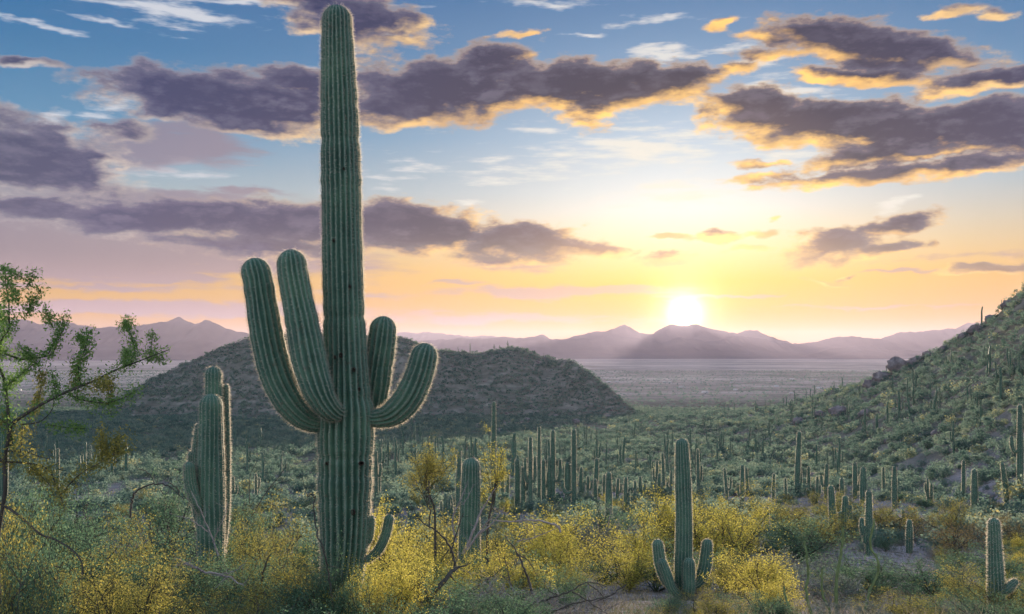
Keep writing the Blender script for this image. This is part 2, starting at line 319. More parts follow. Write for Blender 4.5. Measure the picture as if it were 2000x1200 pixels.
nr, nc = RRg.shape; ii = (np.arange(nr-1)[:,None]*nc + np.arange(nc-1)[None,:]).ravel()
gq = np.stack([ii, ii+nc, ii+nc+1, ii+1], 1)[:, ::-1]
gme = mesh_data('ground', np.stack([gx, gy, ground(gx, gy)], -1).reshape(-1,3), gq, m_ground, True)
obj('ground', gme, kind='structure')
m_mtn, nt, B = new_mat('mountain_rock'); p = pos(nt)
c = B.ramp(B.noise(B.v('MULTIPLY', p, (.0012,.0012,.003)), 1.0, 6, .6), [(.3, (.05,.045,.05)), (.55, (.10,.088,.09)), (.75, (.16,.14,.14))])
finish(nt, principled(nt, c, 1.0, None, 0.0))
def mountain(prof, D, depth, seed):
    prof = np.array(prof, float); px = np.arange(prof[0,0], prof[-1,0]+.1, 3.0)
    top = -(np.interp(px, prof[:,0], prof[:,1]) + 7.0*fbm(px/16., px*0+seed, 4, seed) - HZ)/F*D
    ts = np.concatenate([np.linspace(0,1,26), np.linspace(1.1,1.6,5)])
    Tm, PX = np.meshgrid(ts, px, indexing='ij'); TOP = np.interp(PX, px, top)
    X = (PX-1000)/F*D; Y = D - depth*(1-Tm); base = -52.0
    h = np.where(Tm <= 1, Tm**1.25, 1-(Tm-1)*1.2)
    rid = 1-2*np.abs(fbm(X/600.+seed, Y/1000., 5, seed))*2.0
    Z = base + (TOP-base)*h*(1 - 0.55*(1-np.clip(rid,0,1))*np.clip(4*Tm*(1-Tm),0,1))
    n, m = Tm.shape; i0 = (np.arange(n-1)[:,None]*m + np.arange(m-1)[None,:]).ravel()
    q = np.stack([i0, i0+1, i0+m+1, i0+m], 1)
    obj('mountain_range', mesh_data('mountain_range', np.stack([X,Y,Z],-1).reshape(-1,3), q, m_mtn, True), kind='structure')
mountain([(-500,640),(-300,628),(-100,634),(0,626),(45,622),(80,635),(105,627),(150,633),(190,640),(260,637),(300,631),(330,626),(350,620),(380,632),(408,625),(440,640),(480,651),(520,660),(600,672),(700,682),(800,700)], 7500, 1500, 1)
mountain([(560,660),(640,655),(775,650),(840,650),(890,656),(930,657),(960,656),(1000,661),(1050,668),(1100,675),(1160,700)], 13500, 2000, 2)
mountain([(520,690),(640,678),(780,668),(850,664),(900,661),(950,662),(985,659),(1020,660),(1045,659),(1062,654),(1075,662),(1110,665),(1150,662),(1172,657),(1215,656),(1250,663),(1290,669),(1330,661),(1360,664),(1395,668),(1450,656),(1500,664),(1540,673),(1600,682),(1680,692),(1760,700)], 9500, 1700, 3)
mountain([(1060,672),(1100,663),(1130,655),(1150,648),(1175,650),(1190,645),(1205,638),(1220,635),(1235,644),(1255,652),(1275,654),(1290,642),(1305,635),(1340,636),(1360,634),(1380,640),(1420,648),(1440,652),(1465,645),(1480,646),(1500,657),(1520,664),(1545,670),(1600,690)], 11000, 1600, 4)
mountain([(1480,690),(1540,672),(1570,669),(1600,667),(1640,657),(1660,657),(1690,662),(1720,662),(1750,652),(1790,647),(1830,645),(1865,643),(1890,630),(1900,632),(1950,628),(2050,630),(2200,634),(2500,645)], 10000, 1600, 5)
mountain([(1560,700),(1620,684),(1680,676),(1730,681),(1800,688),(1900,700)], 8000, 900, 6)
hz, nt, B = new_mat('haze_air'); pv = nt.nodes.new('ShaderNodeVolumePrincipled')
pv.inputs['Color'].default_value = (.74,.68,.88,1); pv.inputs['Density'].default_value = 3.9e-5; pv.inputs['Anisotropy'].default_value = 0.38
o_ = nt.nodes.new('ShaderNodeOutputMaterial'); nt.links.new(pv.outputs[0], o_.inputs[1])
x0, x1, y0, y1, z0, z1 = -14000, 14000, -2500, 15800, -62, 338
hv = [(x,y,z) for z in (z0,z1) for y in (y0,y1) for x in (x0,x1)]
obj('haze', mesh_data('haze', hv, np.array([(0,2,3,1),(4,5,7,6),(0,1,5,4),(2,6,7,3),(0,4,6,2),(1,3,7,5)]), hz), kind='stuff')
# ---------------------------------------------------------------- plant materials
m_skin, nt, B = new_mat('saguaro_skin'); cr = attr(nt, 'crest'); ht = attr(nt, 'along')
tcg = nt.nodes.new('ShaderNodeTexCoord').outputs['Object']
nz = B.noise(tcg, 2.2, 4, .6); nf = B.noise(tcg, 14.0, 3, .6)
skin = B.ramp(nz, [(.28, (.03,.078,.058)), (.5, (.052,.125,.085)), (.72, (.095,.19,.12))])
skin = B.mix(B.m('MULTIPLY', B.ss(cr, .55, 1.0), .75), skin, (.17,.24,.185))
skin = B.mix(B.m('MULTIPLY', B.ss(B.m('ADD', ht, B.m('MULTIPLY', nz, .25)), .24, .08), .85), skin, (.15,.125,.10))
skin = B.mix(B.m('MULTIPLY', B.ss(nf, .60, .70), .6), skin, (.10,.085,.06))
finish(nt, principled(nt, skin, .62, bump(nt, nf, .25, .01), .3))
m_spine = leaf_mat('saguaro_spines', [(0, (.45,.40,.31)), (.5, (.62,.56,.46)), (1, (.80,.74,.62))], .78)
m_scar, nt, B = new_mat('corky_scar'); finish(nt, principled(nt, B.ramp(B.noise(None, 30.0, 4, .6), [(.3, (.018,.014,.011)), (.7, (.07,.055,.045))]), .95))
m_bark, nt, B = new_mat('dark_bark'); tcb = nt.nodes.new('ShaderNodeTexCoord').outputs['Object']
finish(nt, principled(nt, B.ramp(B.noise(B.v('MULTIPLY', tcb, (1,1,.3)), 18.0, 4, .6), [(.3, (.035,.035,.03)), (.7, (.10,.095,.08))]), .9))
m_dead, nt, B = new_mat('weathered_dead_wood'); tcb = nt.nodes.new('ShaderNodeTexCoord').outputs['Object']
finish(nt, principled(nt, B.ramp(B.noise(tcb, 9.0, 4, .6), [(.3, (.15,.135,.13)), (.55, (.28,.255,.25)), (.75, (.40,.375,.36))]), .9))
m_gbark, nt, B = new_mat('green_bark'); tcb = nt.nodes.new('ShaderNodeTexCoord').outputs['Object']
finish(nt, principled(nt, B.ramp(B.noise(tcb, 9.0, 4, .6), [(.3, (.08,.12,.05)), (.7, (.18,.24,.10))]), .85))
YEL = [(0, (.24,.26,.07)), (.25, (.44,.41,.08)), (.6, (.66,.57,.11)), (1, (.80,.70,.20))]
m_yel = leaf_mat('yellow_bloom', YEL, .55)
m_olive = leaf_mat('olive_yellow_leaves', [(0, (.14,.17,.07)), (.4, (.27,.27,.085)), (.75, (.42,.37,.09)), (1, (.56,.48,.12))], .5)
m_tan = leaf_mat('tan_seed_heads', [(0, (.12,.10,.05)), (.4, (.24,.19,.08)), (.75, (.36,.27,.10)), (1, (.44,.34,.14))], .3)
m_green = leaf_mat('green_leaves', [(0, (.065,.125,.08)), (.4, (.105,.19,.115)), (.75, (.15,.25,.14)), (1, (.24,.33,.18))], .5)
m_grey = leaf_mat('grey_green_leaves', [(0, (.09,.12,.095)), (.4, (.15,.19,.15)), (.75, (.22,.26,.20)), (1, (.32,.34,.27))], .4)
m_scrub = leaf_mat('distant_scrub', [(0, (.07,.125,.10)), (.35, (.125,.205,.165)), (.6, (.18,.27,.21)), (.82, (.26,.33,.24)), (.94, (.36,.38,.22)), (1, (.52,.46,.18))], .55, 'tint')
# ---------------------------------------------------------------- geometry builders
def smooth_path(pts, n):
    pts = np.array([tuple(p) for p in pts], float); P_ = np.vstack([2*pts[0]-pts[1], pts, 2*pts[-1]-pts[-2]])
    L = np.concatenate([[0], np.cumsum(np.linalg.norm(np.diff(pts, axis=0), axis=1))]); s = np.linspace(0, L[-1], n); out = np.zeros((n,3))
    for k, v in enumerate(s):
        i = min(np.searchsorted(L, v, 'right')-1, len(pts)-2); t = (v-L[i])/(L[i+1]-L[i]); a,b,c,d_ = P_[i:i+4]
        out[k] = .5*((2*b)+(-a+c)*t+(2*a-5*b+4*c-d_)*t*t+(-a+3*b-3*c+d_)*t**3)
    return out, s/L[-1]
def frames(c):
    T = np.gradient(c, axis=0); T /= np.linalg.norm(T, axis=1)[:,None]+1e-9; N = np.zeros_like(T)
    ref = np.array([0,1.,0]) if abs(T[0][1]) < .9 else np.array([1.,0,0]); n = ref - T[0]*ref.dot(T[0]); N[0] = n/np.linalg.norm(n)
    for i in range(1, len(c)):
        n = N[i-1]-T[i]*N[i-1].dot(T[i]); N[i] = n/(np.linalg.norm(n)+1e-9)
    return T, N, np.cross(T, N)
def ribbed(pts, radii, ribs, seg=5, rings=60, depth=.16, bands=.03, seed=0, spines=(0,0,0,0), foot=0.0):
    """a ribbed cactus stem along a path with a domed tip: vertices, quads, attributes and a spine mesh"""
    rg = np.random.default_rng(seed); c, s = smooth_path(pts, rings)
    rad = np.interp(s, np.linspace(0,1,len(radii)), radii)
    rad = rad*(1 + bands*2*fbm(s*rings/5.5, s*0+seed, 3, seed))
    for q_ in rg.random(7): rad = rad*(1-bands*.9*np.exp(-((s-q_)/.006)**2))      # yearly waists
    Tn = c[-1]-c[-2]; Tn /= np.linalg.norm(Tn); Rt = rad[-1]; a = np.linspace(0, np.pi/2, 9)[1:-1]      # dome
    c = np.vstack([c, c[-1] + np.outer(np.sin(a)*Rt*1.05, Tn)]); rad = np.concatenate([rad, Rt*np.cos(a)])
    s = np.concatenate([s, np.full(len(a), 1.0)])
    L_ = np.linalg.norm(np.diff(c,axis=0),axis=1).sum(); T, N, Bn = frames(c); m = ribs*seg; th_ = np.arange(m)/m*2*np.pi
    S_, TH = np.meshgrid(s*L_/ (2.6*rad.max()), th_, indexing='ij')
    per_ = lambda k_, f_: fbm(np.cos(TH)*f_+S_*.35+k_, np.sin(TH)*f_+S_*.8, 3, seed+int(k_))      # seamless round the stem
    w0 = np.abs(np.cos(th_*ribs/2)); w = w0; prof = 1-depth*(1-w**.75); crest = np.clip((w-.55)/.45, 0, 1)
    dome = np.clip(rad/Rt, .25, 1) if True else 1
    R_ = rad[:,None]*(1-(1-prof)[None,:]*np.clip(rad/rad.max()*1.3,.3,1)[:,None]*(1+1.1*per_(3,2.2))) * (1+.05*per_(7,1.3))
    AN = th_[None,:] + .55/ribs*2*np.pi*per_(11,1.6)
    V3 = c[:,None,:] + R_[:,:,None]*(np.cos(AN)[:,:,None]*N[:,None,:] + np.sin(AN)[:,:,None]*Bn[:,None,:])
    n = len(c); i0 = (np.arange(n-1)[:,None]*m + np.arange(m)[None,:]); j0 = (np.arange(n-1)[:,None]*m + (np.arange(m)[None,:]+1)%m)
    q = np.stack([i0, j0, j0+m, i0+m], -1).reshape(-1,4)
    verts = V3.reshape(-1,3); tip = len(verts); verts = np.vstack([verts, c[-1]+Tn*Rt*.04])
    tri = np.stack([(n-1)*m+np.arange(m), (n-1)*m+(np.arange(m)+1)%m, np.full(m, tip)], 1)
    at = {'crest': np.concatenate([np.tile(crest, n), [1]]), 'along': np.concatenate([np.repeat(foot+s*(1-foot), m), [1]])}
    sp = None; per, kk, ln, wd = spines
    if kk:
        Ls = np.concatenate([[0], np.cumsum(np.linalg.norm(np.diff(c, axis=0), axis=1))]); st = np.arange(per*.5, Ls[-1], per)
        cs = np.stack([np.interp(st, Ls, c[:,k]) for k in range(3)], 1); rs = np.interp(st, Ls, rad)
        fi = np.clip(np.searchsorted(Ls, st), 0, n-1); Ns, Bs, Ts = N[fi], Bn[fi], T[fi]
        tr = np.arange(ribs)/ribs*2*np.pi
        dirn = np.cos(tr)[None,:,None]*Ns[:,None,:] + np.sin(tr)[None,:,None]*Bs[:,None,:]
        base = (cs[:,None,:] + rs[:,None,None]*dirn*.985); Tt = np.broadcast_to(Ts[:,None,:], base.shape)
        rep = lambda a: np.repeat(a.reshape(-1,3), kk, 0)
        b_, d_, t_ = rep(base), rep(dirn), rep(Tt); k_ = len(b_)
        dd = d_*(.75+rg.random((k_,1))*.5) + rg.normal(0,.55,(k_,3)); dd /= np.linalg.norm(dd, axis=1)[:,None]
        side = np.cross(dd, rg.normal(0,1,(k_,3))); side /= np.linalg.norm(side, axis=1)[:,None]+1e-9
        L = ln*(.5+rg.random((k_,1))); b_ = b_ + t_*rg.normal(0,per*.3,(k_,1))
        sv = np.stack([b_-side*wd, b_+side*wd, b_+dd*L], 1).reshape(-1,3)
        sp = (sv, np.arange(len(sv)).reshape(-1,3))
    return verts, [q, tri], at, sp
def stem_part(name, parent, origin, *a, **k):
    v, f, at, sp = ribbed(*a, **k); v = v-np.array(origin)
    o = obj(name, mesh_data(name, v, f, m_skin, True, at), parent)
    if sp: obj('spines', mesh_data('spines', sp[0]-np.array(origin), sp[1], m_spine), o, kind='stuff')
    return o
def tubes(lines, sides=4):
    """joins tapered twigs: each line is (points, r0, r1)"""
    V, Q, off = [], [], 0
    for pts, r0, r1 in lines:
        c = np.asarray([tuple(p) for p in pts], float)
        if len(c) < 2: continue
        T, N, Bn = frames(c); n = len(c); a = np.arange(sides)/sides*2*np.pi; r = np.linspace(r0, r1, n)
        v = c[:,None,:] + r[:,None,None]*(np.cos(a)[None,:,None]*N[:,None,:]+np.sin(a)[None,:,None]*Bn[:,None,:])
        i0 = (np.arange(n-1)[:,None]*sides+np.arange(sides)[None,:]); j0 = (np.arange(n-1)[:,None]*sides+(np.arange(sides)[None,:]+1)%sides)
        Q.append(np.stack([i0,j0,j0+sides,i0+sides],-1).reshape(-1,4)+off); V.append(v.reshape(-1,3)); off += n*sides
    return np.vstack(V), np.vstack(Q)
def leaves(cent, size, rg, aspect=.5, up=.3, jit=0.0):
    """diamond leaves at the given points"""
    n = len(cent); cent = cent + (rg.normal(0, jit, (n,3)) if jit else 0)
    d_ = rg.normal(0,1,(n,3)); d_[:,2] += up; d_ /= np.linalg.norm(d_,axis=1)[:,None]
    s_ = np.cross(d_, rg.normal(0,1,(n,3))); s_ /= np.linalg.norm(s_,axis=1)[:,None]+1e-9
    L = size*(.6+.8*rg.random((n,1)))
    v = np.stack([cent-d_*L*.5, cent+s_*L*aspect*.5, cent+d_*L*.5, cent-s_*L*aspect*.5], 1).reshape(-1,3)
    return v, np.arange(len(v)).reshape(-1,4)
def wander(p, d, L, n, rg, wob=.25, up=0.0):
    pts = [np.array(p, float)]; d = np.array(d, float)
    for k in range(n):
        d = d + rg.normal(0, wob, 3) + np.array([0,0,up]); d /= np.linalg.norm(d); pts.append(pts[-1]+d*L/n)
    return pts, d
def shrub_skeleton(rg, w, h, stems=9, twigs=6, flat=.5, droop=0.0):
    """stems fan out from the base; side twigs fill the crown: (woody lines, twig tips)"""
    lines, tips = [], []
    for k in range(stems):
        a = rg.random()*2*np.pi; lean = (.15+.85*rg.random())*flat
        d = np.array([math.cos(a)*lean*w/h*1.1, math.sin(a)*lean*w/h*1.1, 1.0]); d /= np.linalg.norm(d); L = h*(.55+.4*rg.random())/max(d[2],.35)*.8
        L = min(L, .75*max(w,h))
        st, dd = wander((0,0,0), d, L, 6, rg, .13, .02-droop); lines.append((st, .012*h+.004, .005))
        for j in range(twigs):
            i = 2+int(rg.random()*4.5); b = st[min(i,len(st)-1)]; dv = dd*.6+rg.normal(0,.75,3); dv[2] += .35-droop*3; dv /= np.linalg.norm(dv)
            tw, d2 = wander(b, dv, L*(.28+.3*rg.random()), 4, rg, .2, .03-droop); lines.append((tw, .005, .002))
            for q in range(4):
                d3 = d2+rg.normal(0,.7,3); d3[2] += .25; d3 /= np.linalg.norm(d3); t3, _ = wander(tw[1+int(rg.random()*3.9)], d3, L*(.10+.15*rg.random()), 3, rg, .2, .02); tips += [np.array(t3)]; lines.append((t3, .0025, .001))
    return lines, tips
def along(tips, per, rg):
    out = []
    for t in tips:
        u = rg.random(per)*(len(t)-1); i = np.minimum(u.astype(int), len(t)-2); f = (u-i)[:,None]; out.append(t[i]*(1-f)+t[i+1]*f)
    return np.vstack(out)
PROTO = {}
def shrub_proto(key, name, mat, wood, seed, w, h, stems, twigs, per, lsize, jit, flat=.6, aspect=.55, second=None, droop=0.0):
    rg = np.random.default_rng(seed); lines, tips = shrub_skeleton(rg, w, h, stems, twigs, flat, droop)
    v, f = leaves(along(tips, per, rg), lsize, rg, aspect, .3, jit); tv, tf = tubes(lines, 3)
    zt = v[:,2].max(); wd = np.percentile(np.abs(v[:,:2]), 97)*2
    parts = [('branches', mesh_data('branches', tv, tf, wood)), ('foliage', mesh_data('foliage', v, f, mat))]
    if second:
        mat2, name2, frac, sz = second; cand = along(tips, max(2, int(per*frac)), rg); cand = cand[cand[:,2] > .35*zt]
        v2, f2 = leaves(cand, sz, rg, .9, .4, jit); parts.append((name2, mesh_data(name2, v2, f2, m_yel if mat2 is None else mat2)))
    PROTO.setdefault(key, []).append((parts, wd, zt))
def place_shrub(key, name, label, cat, group, loc, w, h, k=None, rz=None):
    pl = PROTO[key]; parts, pw, phh = pl[k % len(pl)] if k is not None else random.choice(pl)
    o = thing(name, label, cat, loc, random.uniform(0, 6.28) if rz is None else rz, (w/pw, w/pw*random.uniform(.9,1.1), h/phh), group)
    for pn, me in parts:
        c = obj(pn, me, o)
        if pn != 'branches': c['kind'] = 'stuff'
    return o
for k in range(3): shrub_proto('yellow', 'yellow', m_yel, m_bark, 100+k, 1.6, 1.35, 11, 8, 32, .023, .05, .75)
for k in range(2): shrub_proto('olive', 'olive', m_olive, m_bark, 120+k, 1.6, 1.3, 10, 8, 28, .023, .05, .75)
for k in range(2): shrub_proto('tan', 'tan', m_tan, m_bark, 140+k, 1.5, 1.2, 12, 8, 15, .022, .03, .75)
for k in range(3): shrub_proto('green', 'green', m_green, m_bark, 160+k, 1.3, 1.2, 10, 7, 24, .026, .045, .7)
for k in range(3): shrub_proto('grey', 'grey', m_grey, m_dead, 180+k, 1.0, .7, 12, 6, 16, .024, .03, .95)
for k in range(2): shrub_proto('twiggy', 'twiggy', m_grey, m_dead, 200+k, 1.2, 1.0, 14, 8, 2, .022, .01, .85)
# ---------------------------------------------------------------- the giant saguaro
GY = 13.0; gb = on_ground(668, GY); U1 = GY/F
big = thing('saguaro', 'giant saguaro with four upcurved arms towering above the scrub', 'saguaro', gb)
def gp(px, py, dy=0.0): v = P(px, py, GY+dy); return (v.x, GY+dy, v.z)
zbase = -(gb.z)/GY*F+HZ
trunk = [(664, zbase+12), (663,1180), (668,1120), (673,1050), (674,950), (675,850), (676,790), (675,720), (672,620), (669,500), (667,380), (664,250), (660,120), (658,42)]
tr_hw = [(zbase,33),(1180,34),(1120,40),(1050,45),(950,50),(850,53),(800,52),(760,45),(720,41),(620,38.5),(500,38),(380,38),(250,36),(120,31.5),(42,28.5)]
tp, _s = smooth_path([gp(x,y) for x,y in trunk], 60)
hw = np.array(tr_hw)[::-1]; rad_t = [float(np.interp(-(z/GY*F)+HZ, hw[:,0], hw[:,1]))*U1*1.04 for z in tp[:,2]]
SPN = (.026, 6, .042, .0016)
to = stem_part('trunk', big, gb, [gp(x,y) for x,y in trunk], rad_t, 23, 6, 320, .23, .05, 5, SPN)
arms = [
 ([(640,826,-.05),(610,824,-.10),(585,808,-.14),(560,775,-.14),(540,730,-.12),(524,670,-.10),(512,600,-.08),(504,550,-.06),(500,534,-.05)], [15,23,29,31,31.5,31,30,28.5,28], 17),
 ([(662,806,-.25),(648,803,-.42),(632,785,-.50),(618,755,-.52),(604,705,-.50),(592,640,-.48),(580,580,-.46),(572,535,-.45),(570,518,-.45)], [14,22,28,31,31.5,30.5,29,28,27], 17),
 ([(700,815,.20),(716,812,.34),(726,795,.38),(732,765,.38),(738,720,.36),(744,680,.34),(748,646,.33)], [18,25,27,28,28,28,27], 15),
 ([(712,815,-.02),(738,817,-.05),(764,810,-.08),(788,790,-.10),(806,762,-.12),(820,728,-.12),(828,698,-.12)], [14,19,25,27.5,28,27,26], 15)]
for k, (pth, hws, rb) in enumerate(arms):
    stem_part('arm', big, gb, [gp(*q) for q in pth], [h*U1*1.03 for h in hws], rb, 6, 110, .23, .035, 20+k, SPN, foot=.25)
for pth, hws in [([(712,1095,.06),(728,1086,.12),(742,1070,.14),(753,1045,.14),(760,1015,.14)], [7,9,9.5,9.5,9.5]), ([(712,1066,.02),(719,1056,.03),(722,1040,.03),(723,1016,.03)], [6,8,9,9])]:
    stem_part('arm', big, gb, [gp(*q) for q in pth], [h*U1 for h in hws], 12, 5, 40, .15, .02, 31, (.03,4,.035,.0015), foot=.3)
# boot-shaped scar at the foot and old holes in the trunk
def scar(px, py, w, h, dep=-.34):
    c = np.array(gp(px, py, dep))-np.array(gb); a = np.linspace(0, 2*np.pi, 13)[:-1]; V = []
    for r, d_ in ((1.0,.0),(1.15,-.02),(.8,-.03),(.62,.03),(.0,.05)):
        V += [(c[0]+math.cos(t)*w*U1*r, c[1]+d_, c[2]+math.sin(t)*h*U1*r) for t in a]
    q = [[i*12+j, i*12+(j+1)%12, (i+1)*12+(j+1)%12, (i+1)*12+j] for i in range(4) for j in range(12)]
    obj('scar', mesh_data('scar', V, np.array(q), m_scar, True), to)
scar(656,1172,16,22,-.21); scar(666,694,3.2,4.2,-.262); scar(692,722,3,4,-.25); scar(655,698,2.2,3,-.262); scar(702,760,2.6,3.5,-.22); scar(706,905,5,4,-.30); scar(640,905,4,3,-.28); scar(684,560,2.4,3.2,-.235); scar(652,470,2.2,3,-.245); scar(690,1000,4,5,-.285); scar(672,330,2,2.6,-.245)
# ---------------------------------------------------------------- saguaros of the basin
def build_saguaro(o, stems, spn, ribs=14, seg=4, rings=46, seed=0, depth=.21):
    """stems: list of (points, radii) in metres from the base; the first is the trunk"""
    for k, (pts, rad) in enumerate(stems):
        stem_part('trunk' if k == 0 else 'arm', o, (0,0,0), pts, rad, ribs if k == 0 else max(9, ribs-3), seg, rings if k == 0 else 30, depth, .03, seed+k*7, spn, foot=0 if k == 0 else .3)
def traced(label, Y, stems, ribs=15, seed=0, spn=(.04,5,.045,.0028), name='saguaro', base_px=None, group=None):
    """stems traced on the photograph at one distance: list of [(px, py, depth offset)], [half widths]"""
    b = on_ground(base_px or stems[0][0][0][0], Y); o = thing(name, label, 'saguaro', b, group=group); u = Y/F
    out = []
    for k, (pts, hws) in enumerate(stems):
        q = [P(px, py, Y+dy) - b for px, py, dy in pts]
        if k == 0: q[0] = Vector((q[0].x, q[0].y, -.15))
        out.append((q, [h*u*1.03 for h in hws]))
    build_saguaro(o, out, spn, ribs, 5, 80, seed); return o
traced('cluster of thick upright saguaro stems beside the giant saguaro', 18.5, [
 ([(413,1150,0),(412,1080,0),(412,980,0),(412,880,0),(412,793,0)], [20,24,26,25,21.5]),
 ([(420,1100,.5),(420,1000,.5),(419,880,.5),(417,733,.5)], [13,20,18.5,16]),
 ([(434,1080,.75),(441,1000,.75),(442,880,.75),(441,757,.75)], [6,8,8,6]),
 ([(398,1040,.2),(388,990,.25),(385,900,.3),(389,835,.35)], [10,13,11,8]),
 ([(400,1010,-.1),(384,980,-.2),(373,945,-.2),(370,914,-.2)], [7,10,12,11]),
 ([(398,950,.3),(384,925,.3),(376,900,.3),(375,890,.3)], [5,8,9,8])], 17, 40)
traced('stout dome-topped saguaro with bare grey branches leaning on it', 25, [
 ([(917,1130,0),(917,1040,0),(919,960,0),(920,913,0)], [19,22,19,17])], 17, 50)
traced('four-armed saguaro with arms rising from its foot', 30, [
 ([(1335,1160,0),(1335,1100,0),(1336,1020,0),(1334,940,0),(1332,870,0)], [16,17,16,15,12.5]),
 ([(1322,1150,-.1),(1303,1135,-.15),(1291,1105,-.15),(1285,1065,-.15)], [8,11,11.5,10.5]),
 ([(1328,1165,-.5),(1312,1150,-.6),(1303,1125,-.6),(1294,1101,-.6)], [7,9,10,9]),
 ([(1344,1170,-.5),(1346,1150,-.6),(1346,1125,-.6),(1346,1102,-.6)], [8,12,12,11]),
 ([(1350,1145,.1),(1366,1135,.1),(1377,1105,.1),(1381,1064,.1)], [8,12,12.5,10.5])], 16, 60)
traced('single saguaro with a short stubby raised arm and dark waist band', 19, [
 ([(1946,1230,0),(1945,1130,0),(1943,1080,0),(1941,1024,0)], [14,15.5,13.5,11]),
 ([(1950,1158,-.05),(1965,1152,-.08),(1975,1143,-.08),(1981,1138,-.08)], [7,9,9,7])], 15, 70)
MID = (.08, 4, .06, .006)
def quick(px, top, bot, hw, label, arms=(), lean=0, group=None, Y=None):
    b = hit(px, bot) if Y is None else on_ground(px, Y); Yd = b.y; u = Yd/F; H = (bot-top)*u if Y is None else (-(top-HZ)*u - b.z)
    r = hw*u; o = thing('saguaro', label, 'saguaro', b, 0, group=group); H = max(H, r*3)
    st = [([(lean*u*-.0,0,-.2),(lean*u*.3,0,H*.35),(lean*u*.7,0,H*.7),(lean*u,0,H-r)], [r*.85,r*1.05,r,r*.8])]
    for (side, at_, out, rise) in arms:
        w = r*.72; xo = side*(r*.4); ex = side*out*u; z = at_*H
        st.append(([(xo+lean*u*at_,0,z),(ex*.6+xo*.5,-.1*r,z-.02*H),(ex*.97,0,z+.10*H*rise+w),(ex,0,z+rise*H*.5)], [w*.7,w,w,w*.85]))
    build_saguaro(o, st, MID if Yd > 28 else (.06,3,.05,.004), 12, 4, 34, int(px)); return o
G1 = 'saguaros of the valley basin'
LB = [
 (963,785,975,4.5,'tallest thin saguaro rising bare against the left hill',(),2),(894,880,1010,5,'slim saguaro right beside the stout dome-topped one',(),3),
 (1036,853,1000,4.2,'brown-tipped saguaro with two low candelabra arms',((-1,.42,10,.55),(1,.42,9,.6))),(1053,833,985,3.5,'pale thin saguaro whose brown tip tops the crowded stand',()),
 (1010,897,995,5,'bright green saguaro standing first in the crowded stand',()),(1022,912,998,4.6,'saguaro with one hooked arm in the crowded stand',((1,.5,9,.5),)),
 (1062,897,990,4.2,None,()),(1073,891,990,4.4,None,()),(1080,840,990,4.8,'thin tall saguaro behind the crowded stand',((1,.35,14,.5),)),(1108,903,985,5.5,'twin-stemmed saguaro in the crowded stand',((1,.1,7,1.6),)),
 (1121,838,995,5,'tall straight saguaro with one drooping low arm',((-1,.22,22,.2),)),(1133,912,975,4,None,((1,.2,6,.5),)),(1148,930,965,3,None,()),(1163,935,985,4,None,()),(1181,928,975,3.5,None,()),
 (1189,922,1048,6.5,'saguaro rising out of a dark spiky shrub',()),(1221,932,1005,4,None,((1,.3,7,.5),)),(1250,932,980,3.5,None,((1,.4,9,.45),)),(1164,895,960,4.5,None,()),
 (1286,925,975,3.2,None,()),(1297,885,965,3,None,()),(1364,878,965,3.2,None,((1,.3,6,.6),)),(1283,900,960,2.8,None,()),
 (1450,908,990,4.2,'saguaro standing clear of the yellow shrubs',((-1,.3,9,.45),)),(1460,914,970,3,None,()),(1556,842,970,5,'leaning saguaro with a brown tip below the rocky hillside',(),5),(1565,885,965,3,None,()),
 (1580,912,970,3.2,None,()),(1613,906,975,4.2,None,()),(1645,933,985,4.5,None,()),(1628,948,1052,7,'thick saguaro leaning away from its two-stemmed neighbour',(),-5),
 (1651,968,1048,7,'short saguaro with a stub arm beside the thick leaning one',((-1,.2,10,.7),(1,.45,9,.5))),(1670,903,975,4.5,None,(),-3),(1686,911,985,6.5,'sturdy saguaro at the foot of the rocky slope',()),(1747,912,995,4.8,'straight saguaro growing behind the tan shrub',()),
 (1697,957,1085,7,'saguaro with three stubby low arms over dark scrub',((-1,.34,14,.4),(-1,.22,8,.4),(1,.3,9,.35))),(1497,990,1068,6,'short saguaro with a pale fuzzy crown behind yellow bloom',()),(1776,1015,1082,6.5,'short single saguaro beside the round tan shrub',()),
 (1726,912,968,2.6,None,()),(1882,900,980,3.6,'thin dark saguaro on the lower rocky slope',()),(1903,917,1005,6,'stout saguaro on the lower rocky slope',()),(1967,905,990,4.6,'strongly tilted saguaro near the rocky slope',(),-9),
 (1992,790,975,5.5,'tall saguaro with a short side arm on the rocky slope',((-1,.52,16,.25),)),(1813,935,990,2.6,None,()),(1819,945,990,3,None,()),(112,877,975,3,None,()),(735,880,985,4,None,()),(740,905,975,2.6,None,()),
 (870,965,1030,3.2,None,()),(882,968,1025,4.5,None,()),(1340,985,1030,5,None,()),(990,928,985,3,None,()),(982,920,985,3.6,None,()),(845,925,985,3,None,()),(455,930,985,3,None,()),(500,925,985,2.4,None,()),
 (1205,935,985,3.2,None,()),(1240,940,985,3,None,()),(1310,920,975,3,None,()),(1420,915,975,3,None,()),(1510,925,985,3,None,()),(1535,935,985,2.6,None,()),(1595,930,985,2.8,None,()),(1767,995,1030,4,None,()),(7,792,985,8,'dark many-armed saguaro half hidden behind the leafy branches',((1,.75,20,.3),))]
for t in LB:
    px, top, bot, hw_, lab, ar = t[:6]; lean = t[6] if len(t) > 6 else 0
    if not lab and not ar and random.random() < .45: ar = tuple((random.choice((-1,1)), random.uniform(.25,.55), hw_*random.uniform(1.9,2.8), random.uniform(.3,.7)) for _ in range(random.choice((1,1,2))))
    if not lab: lean = random.gauss(0, 2.2)
    quick(px, top, bot, hw_, lab or 'slender saguaro in the crowd of small saguaros on the basin floor', ar, lean, None if lab else G1)
